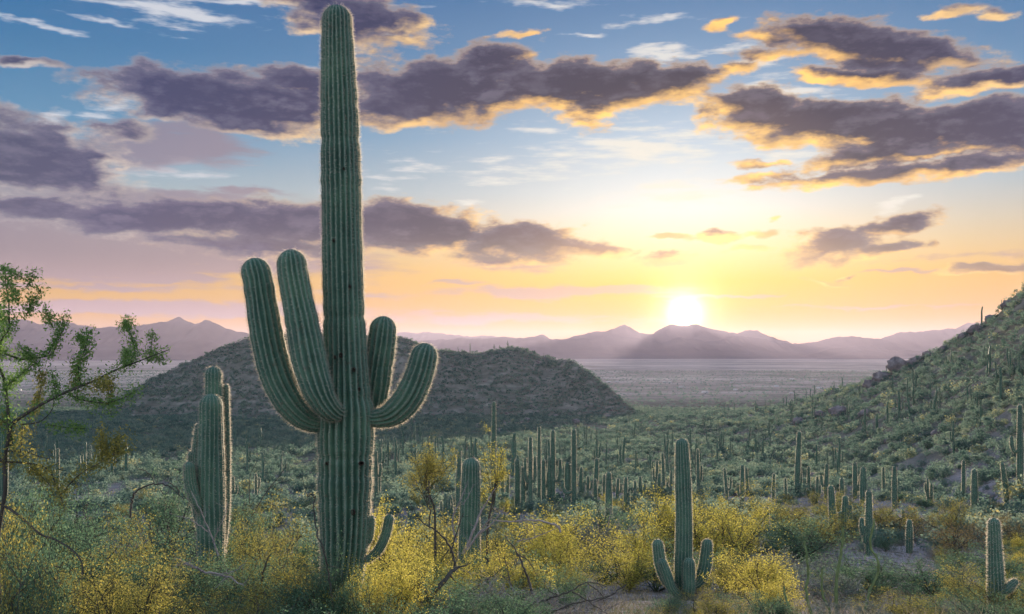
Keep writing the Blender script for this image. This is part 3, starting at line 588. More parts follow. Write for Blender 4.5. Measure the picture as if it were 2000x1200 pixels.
# farther saguaros: small columns, each a thing of its own
FAR = []
for k, arms_ in enumerate([(), (), (), ((1,.4),), ((-1,.45),(1,.38)), ((-1,.35),)]):
    H = 5.0; r = .17; V, Fq, off, A1, A2 = [], [], 0, [], []
    st = [([(0,0,-.4),(0,0,H*.4),(random.uniform(-.1,.1),0,H*.75),(random.uniform(-.15,.15),0,H-r)], [r*.9,r*1.1,r,r*.8])]
    for sd, at_ in arms_: st.append(([(sd*.1,0,at_*H),(sd*.42,0,at_*H+.02),(sd*.5,0,at_*H+.5),(sd*.5,0,at_*H+1.3)], [r*.6,r*.75,r*.75,r*.65]))
    tv, tf, ta = [], [[], []], {'crest': [], 'along': []}
    for i, (p_, q_) in enumerate(st):
        v, f, at, sp = ribbed(p_, q_, 8, 2, 12, .16, .02, k*9+i, (.25,2,.06,.012))
        tv.append(v); tf[0].append(f[0]+off); tf[1].append(f[1]+off); off += len(v); ta['crest'].append(at['crest']); ta['along'].append(at['along'])
        nb = off; tv.append(sp[0]); tf[1].append(sp[1]+nb); off += len(sp[0]); ta['crest'].append(np.ones(len(sp[0]))); ta['along'].append(np.ones(len(sp[0])))
    nq = sum(len(x) for x in tf[0]); nt3 = [len(x) for x in tf[1]]; mi = [0]*nq
    for j, n_ in enumerate(nt3): mi += [j % 2]*n_
    FAR.append(mesh_data('saguaro', np.vstack(tv), [np.vstack(tf[0]), np.vstack(tf[1])], [m_skin, m_spine], False, {a: np.concatenate(b) for a, b in ta.items()}, mi))
rg = np.random.default_rng(77); cnt = 0
def far_sag(x, y, s, label, group):
    o = obj('saguaro', random.choice(FAR), None, (x, y, gz(x,y)), label=label, category='saguaro', group=group)
    o.scale = (s*random.uniform(.9,1.25),)*2+(s,); o.rotation_euler = (random.gauss(0,.03), random.gauss(0,.03), random.choice((0, math.pi))+random.gauss(0,.5)); return o
def far_place(px, Y):
    if px > 1700 and Y > 80: return 'small saguaro on the rocky hillside among boulders', 'saguaros on the rocky hillside'
    if px > 1250: return 'small saguaro on the scrubby saddle below the ridge', 'saguaros on the saddle'
    if Y > 280: return 'tiny far saguaro on the green flat at the foot of the left hill', 'saguaros at the foot of the left hill'
    if px > 760: return 'small far saguaro behind the crowded saguaro stand', 'saguaros behind the crowded stand'
    return 'small far saguaro on the dim flat behind the saguaro cluster', 'saguaros on the dim flat'
tries = 0
while cnt < 235 and tries < 4000:
    tries += 1; Y = 105*math.exp(rg.random()*math.log(440/105)); px = rg.uniform(-20, 2020)
    if px < 700 and rg.random() < .45: continue
    if vnoise(px/160., Y/60., 5) < .42: continue
    x = (px-1000)/F*Y; far_sag(x, Y, rg.uniform(.5,1.0), *far_place(px, Y)); cnt += 1
for px, py, s in [(918,690,1.0),(895,690,.6),(965,686,.7),(976,684,.5),(992,681,.8),(640,650,.9),(560,652,.7),(520,658,.6),(1062,696,.5)]:
    Y = 637.0; x = (px-1000)/F*Y; far_sag(x, Y, s*1.25, 'tiny saguaro standing on the crest of the left hill', 'saguaros on the hill crest')
far_sag((1917-1000)/F*246, 246, .95, 'thin saguaro standing alone on the rocky ridge skyline', 'ridge saguaro')
for px, s in [(1957,.5),(1505,.8),(1530,.9),(1552,1.),(1575,.8),(1590,.9),(1645,.8),(1475,.8),(1415,.9),(1435,.9)]:
    Y = float(np.interp(px, [1200,1300,1400,1500,1620,1742,1870,2000], [500,468,434,398,350,302,260,220]))-3
    far_sag((px-1000)/F*Y, Y, s, 'small saguaro breaking the skyline of the saddle and ridge', 'saguaros on the ridge line')
# ---------------------------------------------------------------- shrubs
LAB = {'yellow': ('yellow_shrub', 'shrub covered in bright yellow bloom', 'yellow blooming shrubs'),
 'olive': ('olive_shrub', 'olive and gold shrub', 'olive gold shrubs'),
 'tan': ('tan_shrub', 'round tan straw-coloured shrub', 'tan shrubs'),
 'green': ('green_shrub', 'leafy dark green shrub', 'leafy green shrubs'),
 'grey': ('grey_shrub', 'low grey-green bushy shrub', 'low grey-green shrubs'),
 'twiggy': ('twiggy_shrub', 'nearly leafless grey shrub', 'twiggy grey shrubs')}
def zone(x, Y):
    px = 1000+F*x/Y
    if Y < 17: return ('in the thicket round the giant saguaro' if px < 800 else 'beside the fallen branches' if px < 1180 else 'near the bare green stems')
    if px < 620: return 'around the saguaro cluster' if Y < 32 else 'on the flat behind the saguaro cluster'
    if px < 1000: return 'near the stout dome-topped saguaro' if Y < 36 else 'in front of the left hill'
    if px < 1450: return 'around the four-armed saguaro' if Y < 38 else 'below the crowded saguaro stand'
    return 'by the pale sandy clearing' if Y < 36 else 'at the foot of the rocky slope'
def shrub(key, loc, w, h, k=None):
    n, l, g = LAB[key]; zn = zone(loc[0], loc[1]); return place_shrub(key, n, l+' '+zn, 'shrub', g+' '+zn, loc, w, h, k)
K = dict(Y='yellow', O='olive', N='tan', G='green', S='grey', T='twiggy')
TR = [
 (1040,985,170,40,'Y'),(1078,1012,130,37,'Y'),(1115,1058,160,33,'Y'),(1095,1108,120,27,'O'),(870,1062,190,21,'Y'),(935,1046,95,23,'Y'),(765,958,140,32,'Y'),(792,1006,160,27,'Y'),
 (745,1062,150,15,'Y'),(752,1072,130,12,'Y'),(385,1030,150,16.5,'O'),(432,1045,140,16,'G'),(638,1058,120,12,'O'),(702,1082,115,11.6,'Y'),(560,1040,150,12.5,'O'),(250,1060,190,10,'O'),(470,1110,170,9.8,'O'),(775,1110,140,13.2,'O'),(560,962,190,26,'O'),(505,1000,120,22,'O'),(270,962,180,24,'O'),(1300,952,130,45,'Y'),(1245,998,140,40,'Y'),(1225,1042,140,34,'Y'),
 (1390,932,160,52,'O'),(1402,972,150,44,'Y'),(1440,962,100,48,'Y'),(1515,1062,150,23,'Y'),(1500,1112,110,19,'Y'),(1420,1150,130,16.5,'O'),(1520,962,140,60,'O'),(1602,982,140,52,'O'),
 (1575,1008,100,48,'O'),(1622,952,80,62,'O'),(1720,958,160,60,'O'),(1765,984,100,55,'N'),(1865,998,180,48,'N'),(1850,968,80,58,'O'),(1972,982,110,52,'N'),(1740,1150,190,17,'O'),
 (1830,1150,160,18,'G'),(1900,1108,140,24,'O'),(55,1045,230,13,'O'),(150,1085,250,11,'O'),(232,998,180,21,'O'),(282,1115,230,11.5,'O'),(95,1155,210,9.5,'O'),(335,1056,190,17,'G'),
 (400,1078,180,15,'G'),(472,1080,180,14,'G'),(560,1056,190,15,'G'),(602,1092,160,11.8,'G'),(520,1148,230,10.8,'G'),(655,1035,110,11.6,'G'),(695,1110,110,11.0,'G'),(405,1160,210,10.2,'G'),
 (850,1098,170,16,'G'),(865,1150,210,13,'G'),(962,1115,190,15,'T'),(1002,1056,200,22,'G'),(1052,1145,210,14,'T'),(1135,1150,180,15,'T'),(1005,1168,190,12.3,'G'),(422,1000,170,24,'G'),
 (330,905,130,50,'G'),(180,935,210,30,'G'),(95,935,210,26,'G'),(35,905,170,23,'G'),(482,955,150,34,'G'),(1560,1000,160,46,'G'),(1540,1058,160,34,'S'),(1650,1066,190,30,'G'),
 (1702,1078,160,28,'G'),(1622,1098,160,26,'S'),(1790,1080,170,32,'S'),(1822,1088,180,28,'G'),(1330,990,130,46,'S'),(1282,1078,120,34,'G'),(1182,1076,120,36,'G'),(1188,965,120,52,'G'),
 (1120,990,180,48,'S'),(1155,1002,130,46,'S'),(1952,1056,160,34,'G'),(1992,1108,160,23,'G'),(210,1160,180,10,'Y'),(20,1120,170,10.5,'O'),(330,1150,180,10.5,'O'),(700,1150,160,10.8,'O'),
 (-30,930,190,6.6,'O'),(30,1020,180,6.8,'G'),(60,1100,200,6.4,'O'),(10,960,150,10,'O'),(-20,900,150,11,'G'),(70,985,130,9.2,'G'),(10,1060,160,8.6,'O'),(620,1160,140,10.4,'G'),(760,1165,170,11,'G'),(1300,1168,130,17,'G'),(1360,1172,150,16,'O'),(1500,1150,150,15,'G'),(1920,1165,160,15,'G'),(1680,1170,150,15.5,'S'),(120,1010,200,16,'G'),
 (300,1040,170,19,'G'),(460,1030,140,20,'O'),(620,1010,110,22,'G'),(905,985,120,30,'O'),(840,985,130,33,'O'),(980,985,120,38,'O'),(1350,1040,130,33,'G'),(1450,1045,110,31,'O')]
for k, (px, yt, w, Y, t) in enumerate(TR):
    g = on_ground(px, Y); h = max(.45, -(yt-HZ)/F*Y - g.z); shrub(K[t], g - Vector((0,0,.05)), w/F*Y*1.12, h*1.05, k)
rg = np.random.default_rng(5); got = dict(grey=0, green=0, olive=0, twiggy=0, yellow=0); used = [(on_ground(t[0], t[3]).x, t[3]) for t in TR]
lim = dict(grey=230, green=205, olive=55, twiggy=55, yellow=60); tries = 0
SAND = [(1195,1140,150,50),(1165,1035,70,30),(1565,1150,90,45),(1560,1185,120,40),(1770,1110,60,30),(1235,1185,70,40)]
while tries < 5200 and sum(got.values()) < 600:
    tries += 1; Y = math.sqrt(rg.uniform(8.5**2, 82**2)); px = rg.uniform(-60, 2060); x = (px-1000)/F*Y; z = gz(x, Y); py = HZ-z/Y*F
    if any(((px-a)/c)**2+((py-b)/d_)**2 < 1 for a,b,c,d_ in SAND): continue
    r_ = rg.random(); k = 'grey' if r_ < .38 else 'green' if r_ < .74 else 'olive' if r_ < .84 else 'twiggy' if r_ < .9 else 'yellow'
    if px < 560 and k == 'yellow': k = 'olive'
    if got[k] >= lim[k]: continue
    w, h = dict(grey=(.9,.55), green=(1.3,1.0), olive=(1.3,1.1), twiggy=(1.1,.7), yellow=(1.4,1.1))[k]; s = rg.uniform(.6,1.25)
    if Y < 16: s *= .75
    if abs(px-668) < 50 and Y < 13: continue
    if abs(px-1340) < 85 and Y < 30 and Y > 13: s *= .45
    if abs(px-1945) < 40 and Y < 19: s *= .5
    if abs(px-415) < 50 and Y < 18: s *= .7
    if 1590 < px < 1730 and 25 < Y < 58: s *= .5
    if 1480 < px < 1800 and 58 < Y < 75: s *= .7
    shrub(k, (x, Y, z-.04), w*s, h*s); got[k] += 1
# ---------------------------------------------------------------- scrub and stones too many to count
def scrub_proto(per, seed, lf):
    rg = np.random.default_rng(seed); k = rg.integers(3, 6); cs = rg.normal(0,.28,(k,3)); cs[:,2] = np.abs(cs[:,2])*.7+.28; rs = rg.uniform(.25,.45,k)
    j = rg.integers(0,k,per); d_ = rg.normal(0,1,(per,3)); d_ /= np.linalg.norm(d_,axis=1)[:,None]; c = cs[j]+d_*(rs[j]*rg.uniform(.5,1.1,per))[:,None]; c[:,2] = np.abs(c[:,2])
    v, f = leaves(c, lf, rg, .6, .4); return bpy.data.objects.new('scrub', mesh_data('scrub', v, f, m_scrub))
def scatter(name, n, y0, y1, size, seed, protos, pxr=(-160,2160), sparse=.30):
    rg = np.random.default_rng(seed); Y = np.sqrt(rg.uniform(y0*y0, y1*y1, n)); px = rg.uniform(*pxr, n); x = (px-1000)/F*Y
    keep = vnoise(x/14., Y/14., 31)*.6+vnoise(x/4., Y/4., 33)*.4 > sparse - .08*(px > 1200); x, Y, px = x[keep], Y[keep], px[keep]; n = len(x); z = ground(x, Y)
    s = size*(.45+rg.random(n)**1.6*1.1); sc = np.stack([s*rg.uniform(.85,1.2,n), s*rg.uniform(.85,1.2,n), s*rg.uniform(.6,1.05,n)], 1)
    tint = np.clip(rg.random(n)*.75 + .24*vnoise(x/35., Y/35., 71) - .05*(Y > 330), 0, 1); tint = np.where((rg.random(n) < .05) & (Y < 450), .97, tint)
    me = bpy.data.meshes.new(name); me.vertices.add(n); me.vertices.foreach_set('co', np.stack([x,Y,z-.04*s],1).astype(np.float32).ravel())
    me.attributes.new('scl','FLOAT_VECTOR','POINT').data.foreach_set('vector', sc.astype(np.float32).ravel())
    me.attributes.new('rot','FLOAT','POINT').data.foreach_set('value', rg.uniform(0,6.28,n).astype(np.float32))
    me.attributes.new('tint','FLOAT','POINT').data.foreach_set('value', tint.astype(np.float32))
    me.attributes.new('pick','INT','POINT').data.foreach_set('value', rg.integers(0,len(protos),n).astype(np.int32))
    o = obj(name, me, kind='stuff'); ng = bpy.data.node_groups.new('scatter', 'GeometryNodeTree')
    ng.interface.new_socket('Geometry', in_out='INPUT', socket_type='NodeSocketGeometry'); ng.interface.new_socket('Geometry', in_out='OUTPUT', socket_type='NodeSocketGeometry')
    N = ng.nodes.new; gi, go, ip, jn, cx = N('NodeGroupInput'), N('NodeGroupOutput'), N('GeometryNodeInstanceOnPoints'), N('GeometryNodeJoinGeometry'), N('ShaderNodeCombineXYZ')
    def na(nm, ty): a = N('GeometryNodeInputNamedAttribute'); a.data_type = ty; a.inputs[0].default_value = nm; return a.outputs[0]
    for p_ in protos:
        oi = N('GeometryNodeObjectInfo'); oi.inputs['Object'].default_value = p_; oi.inputs['As Instance'].default_value = True; ng.links.new(oi.outputs['Geometry'], jn.inputs[0])
    L = ng.links.new; L(gi.outputs[0], ip.inputs['Points']); L(jn.outputs[0], ip.inputs['Instance']); ip.inputs['Pick Instance'].default_value = True
    L(na('pick','INT'), ip.inputs['Instance Index']); L(na('rot','FLOAT'), cx.inputs[2]); L(cx.outputs[0], ip.inputs['Rotation']); L(na('scl','FLOAT_VECTOR'), ip.inputs['Scale']); L(ip.outputs[0], go.inputs[0])
    md = o.modifiers.new('scatter', 'NODES'); md.node_group = ng; return o
near_p = [scrub_proto(420, 40+k, .105) for k in range(5)]; mid_p = [scrub_proto(130, 60+k, .17) for k in range(5)]; far_p = [scrub_proto(45, 80+k, .27) for k in range(5)]
scatter('desert_scrub', 5200, 48, 150, 1.25, 1, near_p); scatter('desert_scrub', 15000, 150, 330, 1.3, 2, mid_p); scatter('desert_scrub', 46000, 330, 670, 1.5, 3, far_p, sparse=.33); scatter('desert_scrub', 24000, 670, 2600, 2.0, 4, far_p, (-300,2000))
m_rock, nt, B = new_mat('slope_rock'); p = pos(nt)
finish(nt, principled(nt, B.ramp(B.noise(p, 0.6, 5, .65), [(.3, (.10,.088,.088)), (.55, (.20,.18,.178)), (.75, (.33,.30,.30))]), .9, bump(nt, B.noise(p, 4.0, 4, .6), .6, .1)))
def lump(rg, n=1):
    """a rough angular stone"""
    t = (1+5**.5)/2; V = np.array([(-1,t,0),(1,t,0),(-1,-t,0),(1,-t,0),(0,-1,t),(0,1,t),(0,-1,-t),(0,1,-t),(t,0,-1),(t,0,1),(-t,0,-1),(-t,0,1)], float)/1.9
    Fc = np.array([(0,11,5),(0,5,1),(0,1,7),(0,7,10),(0,10,11),(1,5,9),(5,11,4),(11,10,2),(10,7,6),(7,1,8),(3,9,4),(3,4,2),(3,2,6),(3,6,8),(3,8,9),(4,9,5),(2,4,11),(6,2,10),(8,6,7),(9,8,1)])
    for _ in range(n):
        V2 = list(V); cache = {}; F2 = []
        def mid(a, b):
            k = (min(a,b), max(a,b))
            if k not in cache: m_ = (V2[a]+V2[b])/2; V2.append(m_/np.linalg.norm(m_)); cache[k] = len(V2)-1
            return cache[k]
        for a,b,c in Fc: ab, bc, ca = mid(a,b), mid(b,c), mid(c,a); F2 += [(a,ab,ca),(b,bc,ab),(c,ca,bc),(ab,bc,ca)]
        V = np.array(V2); Fc = np.array(F2)
    return V*(1+rg.normal(0,.13,(len(V),1))), Fc
rg = np.random.default_rng(8); L0 = [lump(rg, 0) for _ in range(6)]; n = 3600; V, Fs, off = [], [], 0
Yr = np.sqrt(rg.uniform(12**2, 640**2, n)); pxr = np.where(rg.random(n) < .6, rg.uniform(1250,2150,n), rg.uniform(-50,1300,n)); xr = (pxr-1000)/F*Yr; zr = ground(xr, Yr)
for i in range(n):
    if pxr[i] < 1250 and 90 < Yr[i] < 470 and rg.random() < .8: continue
    v_, f_ = L0[i % 6]; s = (.08+.42*rg.random()**3)*(1+.0022*Yr[i]) * (.55 if Yr[i] < 50 else 1); a = rg.random()*6.28
    q = v_*np.array([s*rg.uniform(.8,1.4), s*rg.uniform(.8,1.4), s*rg.uniform(.5,.9)]); q = np.stack([q[:,0]*math.cos(a)-q[:,1]*math.sin(a), q[:,0]*math.sin(a)+q[:,1]*math.cos(a), q[:,2]], 1)
    V.append(q+np.array([xr[i],Yr[i],zr[i]+.1*s])); Fs.append(f_+off); off += len(v_)
obj('scattered_stones', mesh_data('scattered_stones', np.vstack(V), np.vstack(Fs), m_rock), kind='stuff')
BL = [mesh_data('boulder', *lump(np.random.default_rng(30+k), 2), m_rock) for k in range(5)]
for i, (px, py, w, lab) in enumerate([(1757,712,44,'large dark boulder jutting from the rocky ridge'),(1722,735,36,'big rounded boulder lower on the rocky ridge'),(1790,703,26,None),(1700,748,26,None),(1812,692,20,None),(1905,643,26,'dark boulder high on the rocky ridge'),
   (1882,655,22,None),(1640,803,40,'pale slab boulder on the hillside saddle'),(1690,806,26,None),(1600,808,24,None),(1560,822,22,None),(1845,680,18,None),(1935,622,22,None),(1968,592,24,None),
   (1030,820,14,'white rock slab at the foot of the left hill'),(1125,824,16,None),(1190,815,10,None),(1085,812,9,None),(1920,915,30,'reddish boulder on the lower rocky slope'),(1830,845,20,None),(1790,870,18,None),(1735,860,16,None),(1870,860,16,None)]):
    b = hit(px, py+w*.25); s = w/F*b.y*.5; o = obj('boulder', BL[i % 5], None, b+Vector((0,0,.15*s)), label=lab or 'grey boulder half buried in the rocky slope', category='boulder')
    if not lab: o['group'] = 'boulders on the slopes'
    o.scale = (s*1.1, s, s*.8); o.rotation_euler = (random.gauss(0,.2), random.gauss(0,.2), random.uniform(0,6.28))
# dry grass and litter on the near ground
m_grass = leaf_mat('dry_grass', [(0, (.10,.105,.06)), (.4, (.17,.165,.10)), (.8, (.30,.26,.17)), (1, (.40,.36,.26))], .3)
rg = np.random.default_rng(9); n = 9000; Y = np.sqrt(rg.uniform(9**2, 60**2, n)); px = rg.uniform(-60,2060,n); x = (px-1000)/F*Y; z = ground(x, Y); k = 7
b0 = np.repeat(np.stack([x,Y,z],1), k, 0) + rg.normal(0,.07,(n*k,3))*np.array([1,1,.1]); d_ = rg.normal(0,.55,(n*k,3)); d_[:,2] = 1; d_ /= np.linalg.norm(d_,axis=1)[:,None]
s_ = np.cross(d_, rg.normal(0,1,(n*k,3))); s_ /= np.linalg.norm(s_,axis=1)[:,None]; L = rg.uniform(.10,.42,(n*k,1)); v = np.stack([b0-s_*.006, b0+s_*.006, b0+d_*L], 1).reshape(-1,3)
obj('dry_grass', mesh_data('dry_grass', v, np.arange(len(v)).reshape(-1,3), m_grass), kind='stuff')
# ---------------------------------------------------------------- small palo verde trees with yellow crowns
def small_tree(label, px, ytop, Y, crowns, trunk_pts, seed, mat=m_olive):
    rg = np.random.default_rng(seed); b = on_ground(trunk_pts[0][0], Y); o = thing('palo_verde_tree', label, 'tree', b); u = Y/F
    q = [np.array(P(a, c, Y)-b) for a, c in trunk_pts]; q[0] = np.array((q[0][0], 0, -.1)); tp_, _ = smooth_path(q, 14)
    lines = [(tp_, 3.2*u, 1.6*u)]; tips = []
    for cx, cy, rx, ry, nn in crowns:
        c = np.array(P(cx, cy, Y)-b); root = tp_[-1]
        for _ in range(nn):
            e = c+rg.normal(0,.62,3)*np.array([rx*u, rx*u*.9, ry*u]); st = root*(1-.25*rg.random()); bend = (st+e)/2+rg.normal(0,.06,3); pth, _s = smooth_path([st, bend, e], 7); lines.append((pth, .7*u, .25*u))
            for j in range(9):
                d0 = rg.normal(0,1,3); d0[2] += .4; d0 /= np.linalg.norm(d0); t3, _ = wander(pth[3+int(rg.random()*3.9)], d0, .30*rg.uniform(.5,1.2), 4, rg, .2); tips.append(np.array(t3)); lines.append((t3, .0028, .001))
    tv, tf = tubes(lines, 4); obj('trunk', mesh_data('trunk', tv, tf, m_bark), o)
    v, f = leaves(along(tips, 26, rg), .030, rg, .55, .3, .045); obj('crown', mesh_data('crown', v, f, mat), o, kind='stuff'); return o
small_tree('slim palo verde tree with an airy yellow-green crown behind the giant saguaro', 840, 845, 22, [(838,890,26,34,11),(800,905,22,18,4),(875,900,20,22,6),(815,945,30,14,4)], [(850,1110),(850,1030),(846,985),(832,950),(830,925)], 1)
small_tree('small palo verde tree with a bright yellow tuft crown', 970, 850, 27, [(973,880,18,28,8),(955,945,26,16,6),(980,920,16,16,3)], [(952,1110),(952,1040),(960,990),(968,940)], 2, m_yel)
# ---------------------------------------------------------------- leafy tree reaching in, traced
def branchy(name, label, cat, base_px, Y, groups, seed, mats):
    """groups: list of (points [(px, py)], r0 px, r1 px, leaves per metre, clump radius m, leaf material index)"""
    rg = np.random.default_rng(seed); b = on_ground(base_px, Y); o = thing(name, label, cat, b); u = Y/F; lines, sets = [], {}
    for pts, r0, r1, dens, cl, mi in groups:
        k = len(pts); dy = np.cumsum(rg.normal(0,.05,k)); q = [np.array(P(a, c, Y)-b)+np.array((0,dy[i],0)) for i,(a,c) in enumerate(pts)]
        pth, _ = smooth_path(q, max(6, 4*k)); lines.append((pth, r0*u, r1*u)); L = np.linalg.norm(np.diff(pth,axis=0),axis=1).sum()
        if dens:
            n_ = int(dens*5.5*L); tt = rg.random(n_)*(len(pth)-1); i = np.minimum(tt.astype(int), len(pth)-2); f = (tt-i)[:,None]; c = pth[i]*(1-f)+pth[i+1]*f
            nk = max(3, int(L/.05)); kc = rg.random(nk)*(len(pth)-1); near = np.min(np.abs(tt[:,None]-kc[None,:]), axis=1) < .55     # leaves sit in bunches
            c = c[near | (rg.random(n_) < .35)]; sets.setdefault(mi, []).append(c+rg.normal(0,cl,(len(c),3)))
    tv, tf = tubes(lines, 5); obj('branches', mesh_data('branches', tv, tf, m_bark), o)
    for mi, s in sets.items():
        v, f = leaves(np.vstack(s), .023, rg, .42, .5); obj('foliage', mesh_data('foliage', v, f, mats[mi]), o, kind='stuff')
    return o
m_near = leaf_mat('fresh_green_leaves', [(0, (.09,.19,.06)), (.5, (.17,.31,.085)), (1, (.30,.43,.14))], .6)
D = 620
branchy('palo_verde_tree', 'palo verde tree sending leafy twigs above the far plain beside the scrub', 'tree', -10, 7.5, [
 ([(-10,1420),(2,1180),(-4,1060),(14,960),(16,900),(30,830)], 5, 3.5, 0, 0, 0),
 ([(30,830),(75,800),(130,772),(180,745),(230,720),(265,708),(300,695),(335,683)], 4, .7, 130, .03, 0),
 ([(243,714),(250,690),(240,665),(233,640),(222,622)], 1.4, .6, D, .030, 0), ([(233,642),(243,625)], .8, .5, D, .022, 0), ([(250,700),(262,684)], .8, .5, D, .022, 0),
 ([(288,698),(292,672),(294,650)], 1.2, .5, D, .024, 0), ([(290,698),(305,700),(318,704)], 1, .5, D, .025, 0), ([(158,756),(160,722),(165,690),(170,664),(174,648)], 1.5, .6, D, .03, 0),
 ([(163,690),(155,668),(147,656)], 1, .5, D, .024, 0), ([(143,765),(145,735),(148,705)], 1.2, .5, D, .028, 1), ([(117,776),(114,748),(108,722)], 1.2, .5, D, .024, 0),
 ([(137,770),(172,781),(215,786),(250,776),(268,760)], 2, .7, 420, .034, 0), ([(217,786),(218,765),(220,745)], 1, .5, D, .03, 1), ([(180,760),(205,752),(225,745)], 1, .5, D, .03, 1), ([(217,788),(222,812)], .9, .4, 250, .03, 0),
 ([(25,870),(15,800),(10,740),(8,700),(12,670)], 4, 2, 250, .035, 0), ([(12,700),(20,665),(35,645),(45,618),(40,590),(48,560),(42,540)], 2, .6, 520, .032, 0),
 ([(45,615),(60,592),(70,572),(74,558)], 1.1, .5, D, .028, 0), ([(40,590),(30,572),(25,555)], 1, .5, D, .024, 0), ([(48,560),(58,545),(62,528)], .9, .5, D, .028, 0), ([(42,542),(30,532),(15,528),(0,545)], .9, .5, 450, .022, 0),
 ([(20,660),(10,625),(-5,598)], 1.2, .5, D, .03, 0), ([(12,690),(35,702),(62,699),(90,693)], 2.2, 1.2, 330, .03, 0), ([(90,693),(102,662),(110,640),(118,612)], 1.3, .5, 60, .02, 0), ([(92,692),(98,660),(108,630),(112,615)], 1.2, .5, D, .028, 0),
 ([(106,640),(98,612),(88,596)], 1, .5, D, .026, 0), ([(60,699),(60,688),(57,680)], .9, .5, D, .022, 0), ([(8,760),(30,742),(50,722),(72,706)], 1.6, .6, D, .026, 0), ([(62,810),(62,775),(64,742),(66,730)], 1.2, .5, D, .022, 1),
 ([(24,880),(60,880),(92,888),(112,893)], 2, .8, 120, .03, 1), ([(-10,903),(35,910),(62,925),(90,955),(104,1000)], 2.6, 1, 260, .04, 1), ([(62,912),(78,930),(92,958)], 1.4, .6, D, .03, 1),
 ([(120,965),(160,925),(212,896),(252,868)], 1.6, .6, 480, .038, 1), ([(196,905),(202,868),(206,832)], 1.2, .5, D, .03, 1), ([(222,890),(228,862),(235,850)], 1, .5, D, .03, 1), ([(42,830),(85,822),(104,795),(109,765)], 1.6, .6, 40, .02, 0),
 ([(95,830),(130,836),(166,838)], 1.2, .5, 500, .03, 0), ([(50,832),(60,860),(55,890)], 1.4, .6, 480, .045, 1), ([(-5,980),(30,996),(58,1018),(86,1042),(115,1052),(150,1070),(170,1092),(176,1118)], 3, 1.4, 60, .05, 1),
 ([(20,840),(0,820),(-30,800)], 2, 1, 400, .04, 1), ([(22,900),(-5,880),(-30,870)], 2, 1, 400, .04, 1)], 3, [m_near, m_olive])
# ---------------------------------------------------------------- dead wood and bare stems
def dead(label, Y, lines, mat, name='dead_branch', part='twig'):
    """one fallen or standing branch: the first line is its main limb, the others fork from it"""
    rg = np.random.default_rng(int(Y*10)); q0 = lines[0][0]; b = on_ground(q0[0][0], Y); o = thing(name, label, 'branch' if name == 'dead_branch' else 'plant', b); u = Y/F
    for i, (pts, r0, r1) in enumerate(lines):
        dy = np.cumsum(rg.normal(0,.06,len(pts))); q = [np.array(P(a,c,Y)-b)+np.array((0,dy[j],0)) for j,(a,c) in enumerate(pts)]; pth, _ = smooth_path(q, 5*len(pts)); pth = pth+rg.normal(0,.006,pth.shape)
        ls = [(pth, r0*u, r1*u)]
        if name == 'dead_branch':
            for _ in range(4):
                d0 = rg.normal(0,1,3); d0[2] += .2; d0 /= np.linalg.norm(d0); t, _ = wander(pth[int(rg.random()*(len(pth)-1))], d0, rg.uniform(.1,.35), 4, rg, .25); ls.append((t, r1*u*.8, .0012))
        tv, tf = tubes(ls, 5); obj('stem' if name == 'ocotillo' else 'limb' if i == 0 else part, mesh_data('limb', tv, tf, mat), o)
dead('bare grey branch propped against the stout dome-topped saguaro', 23.5, [([(905,1085),(922,1045),(936,1010),(950,985),(968,956)],3.2,1),([(912,1075),(930,1048),(950,1022),(968,996)],2.6,.8),([(890,1060),(884,1015),(903,968),(914,938)],2,.6),([(930,1050),(960,1024),(986,990)],2,.6),([(905,985),(918,962),(925,945)],1,.4)], m_dead)
dead('dark crooked branch rising out of the yellow shrubs', 19.5, [([(888,1110),(884,1085),(868,1055),(848,1035),(820,1018),(800,985)],2.6,.8),([(838,1030),(840,985),(836,940)],1.6,.6),([(880,1080),(892,1040),(905,1000)],2,.7)], m_bark)
dead('pale tan bough lying across the yellow bloom', 24.5, [([(1095,1040),(1085,1026),(1040,1018),(1000,1022),(968,1020)],2.2,1.2),([(1010,1060),(1050,1050),(1090,1030)],1.3,.6)], m_dead)
dead('dark fallen limb arching down to the litter', 17, [([(1040,1165),(1034,1138),(1022,1108),(1008,1080),(985,1052)],3,1),([(1000,1150),(990,1110),(985,1080)],1.6,.7),([(1010,1085),(1030,1095),(1050,1125)],1.4,.6)], m_bark)
dead('tangle of bare dark branches over the sandy clearing', 14, [([(995,1205),(1060,1176),(1110,1156),(1150,1141),(1184,1146)],2.6,.9),([(1050,1208),(1120,1181),(1165,1170),(1200,1160)],2.3,.8),([(1148,1142),(1174,1160),(1181,1184)],1.5,.6),([(1118,1155),(1150,1176),(1195,1204)],1.8,.7),([(1224,1142),(1190,1166),(1160,1181)],1.5,.6),([(1090,1165),(1070,1150),(1060,1130)],1.2,.5)], m_bark)
dead('grey fallen branch in the green shrubs below the saguaro cluster', 11.6, [([(360,1098),(400,1115),(440,1126),(480,1142)],2.8,1.2),([(400,1115),(380,1095),(350,1085)],1.4,.6),([(430,1124),(460,1115),(480,1095)],1.2,.5)], m_dead)
dead('thin pale sticks around the foot of the saguaro cluster', 16, [([(430,1085),(408,1030),(398,1000),(378,958)],1.8,.6),([(402,1040),(370,1015),(345,1008)],1.4,.5),([(415,1060),(440,1010),(446,980)],1.2,.5)], m_dead)
dead('slim dark stick curving up beside the giant saguaro trunk', 11.4, [([(652,1180),(640,1105),(632,1062),(620,1040),(612,1000),(613,970)],2.2,1.3),([(613,972),(606,967),(600,972)],1.3,.8)], m_bark)
dead('dark thick stump leaning in the green shrubs', 13.6, [([(835,1175),(858,1145),(880,1120),(892,1110)],6,3.5),([(838,1165),(825,1140),(800,1128)],3,1.2),([(820,1190),(818,1150),(815,1130)],4,2)], m_bark)
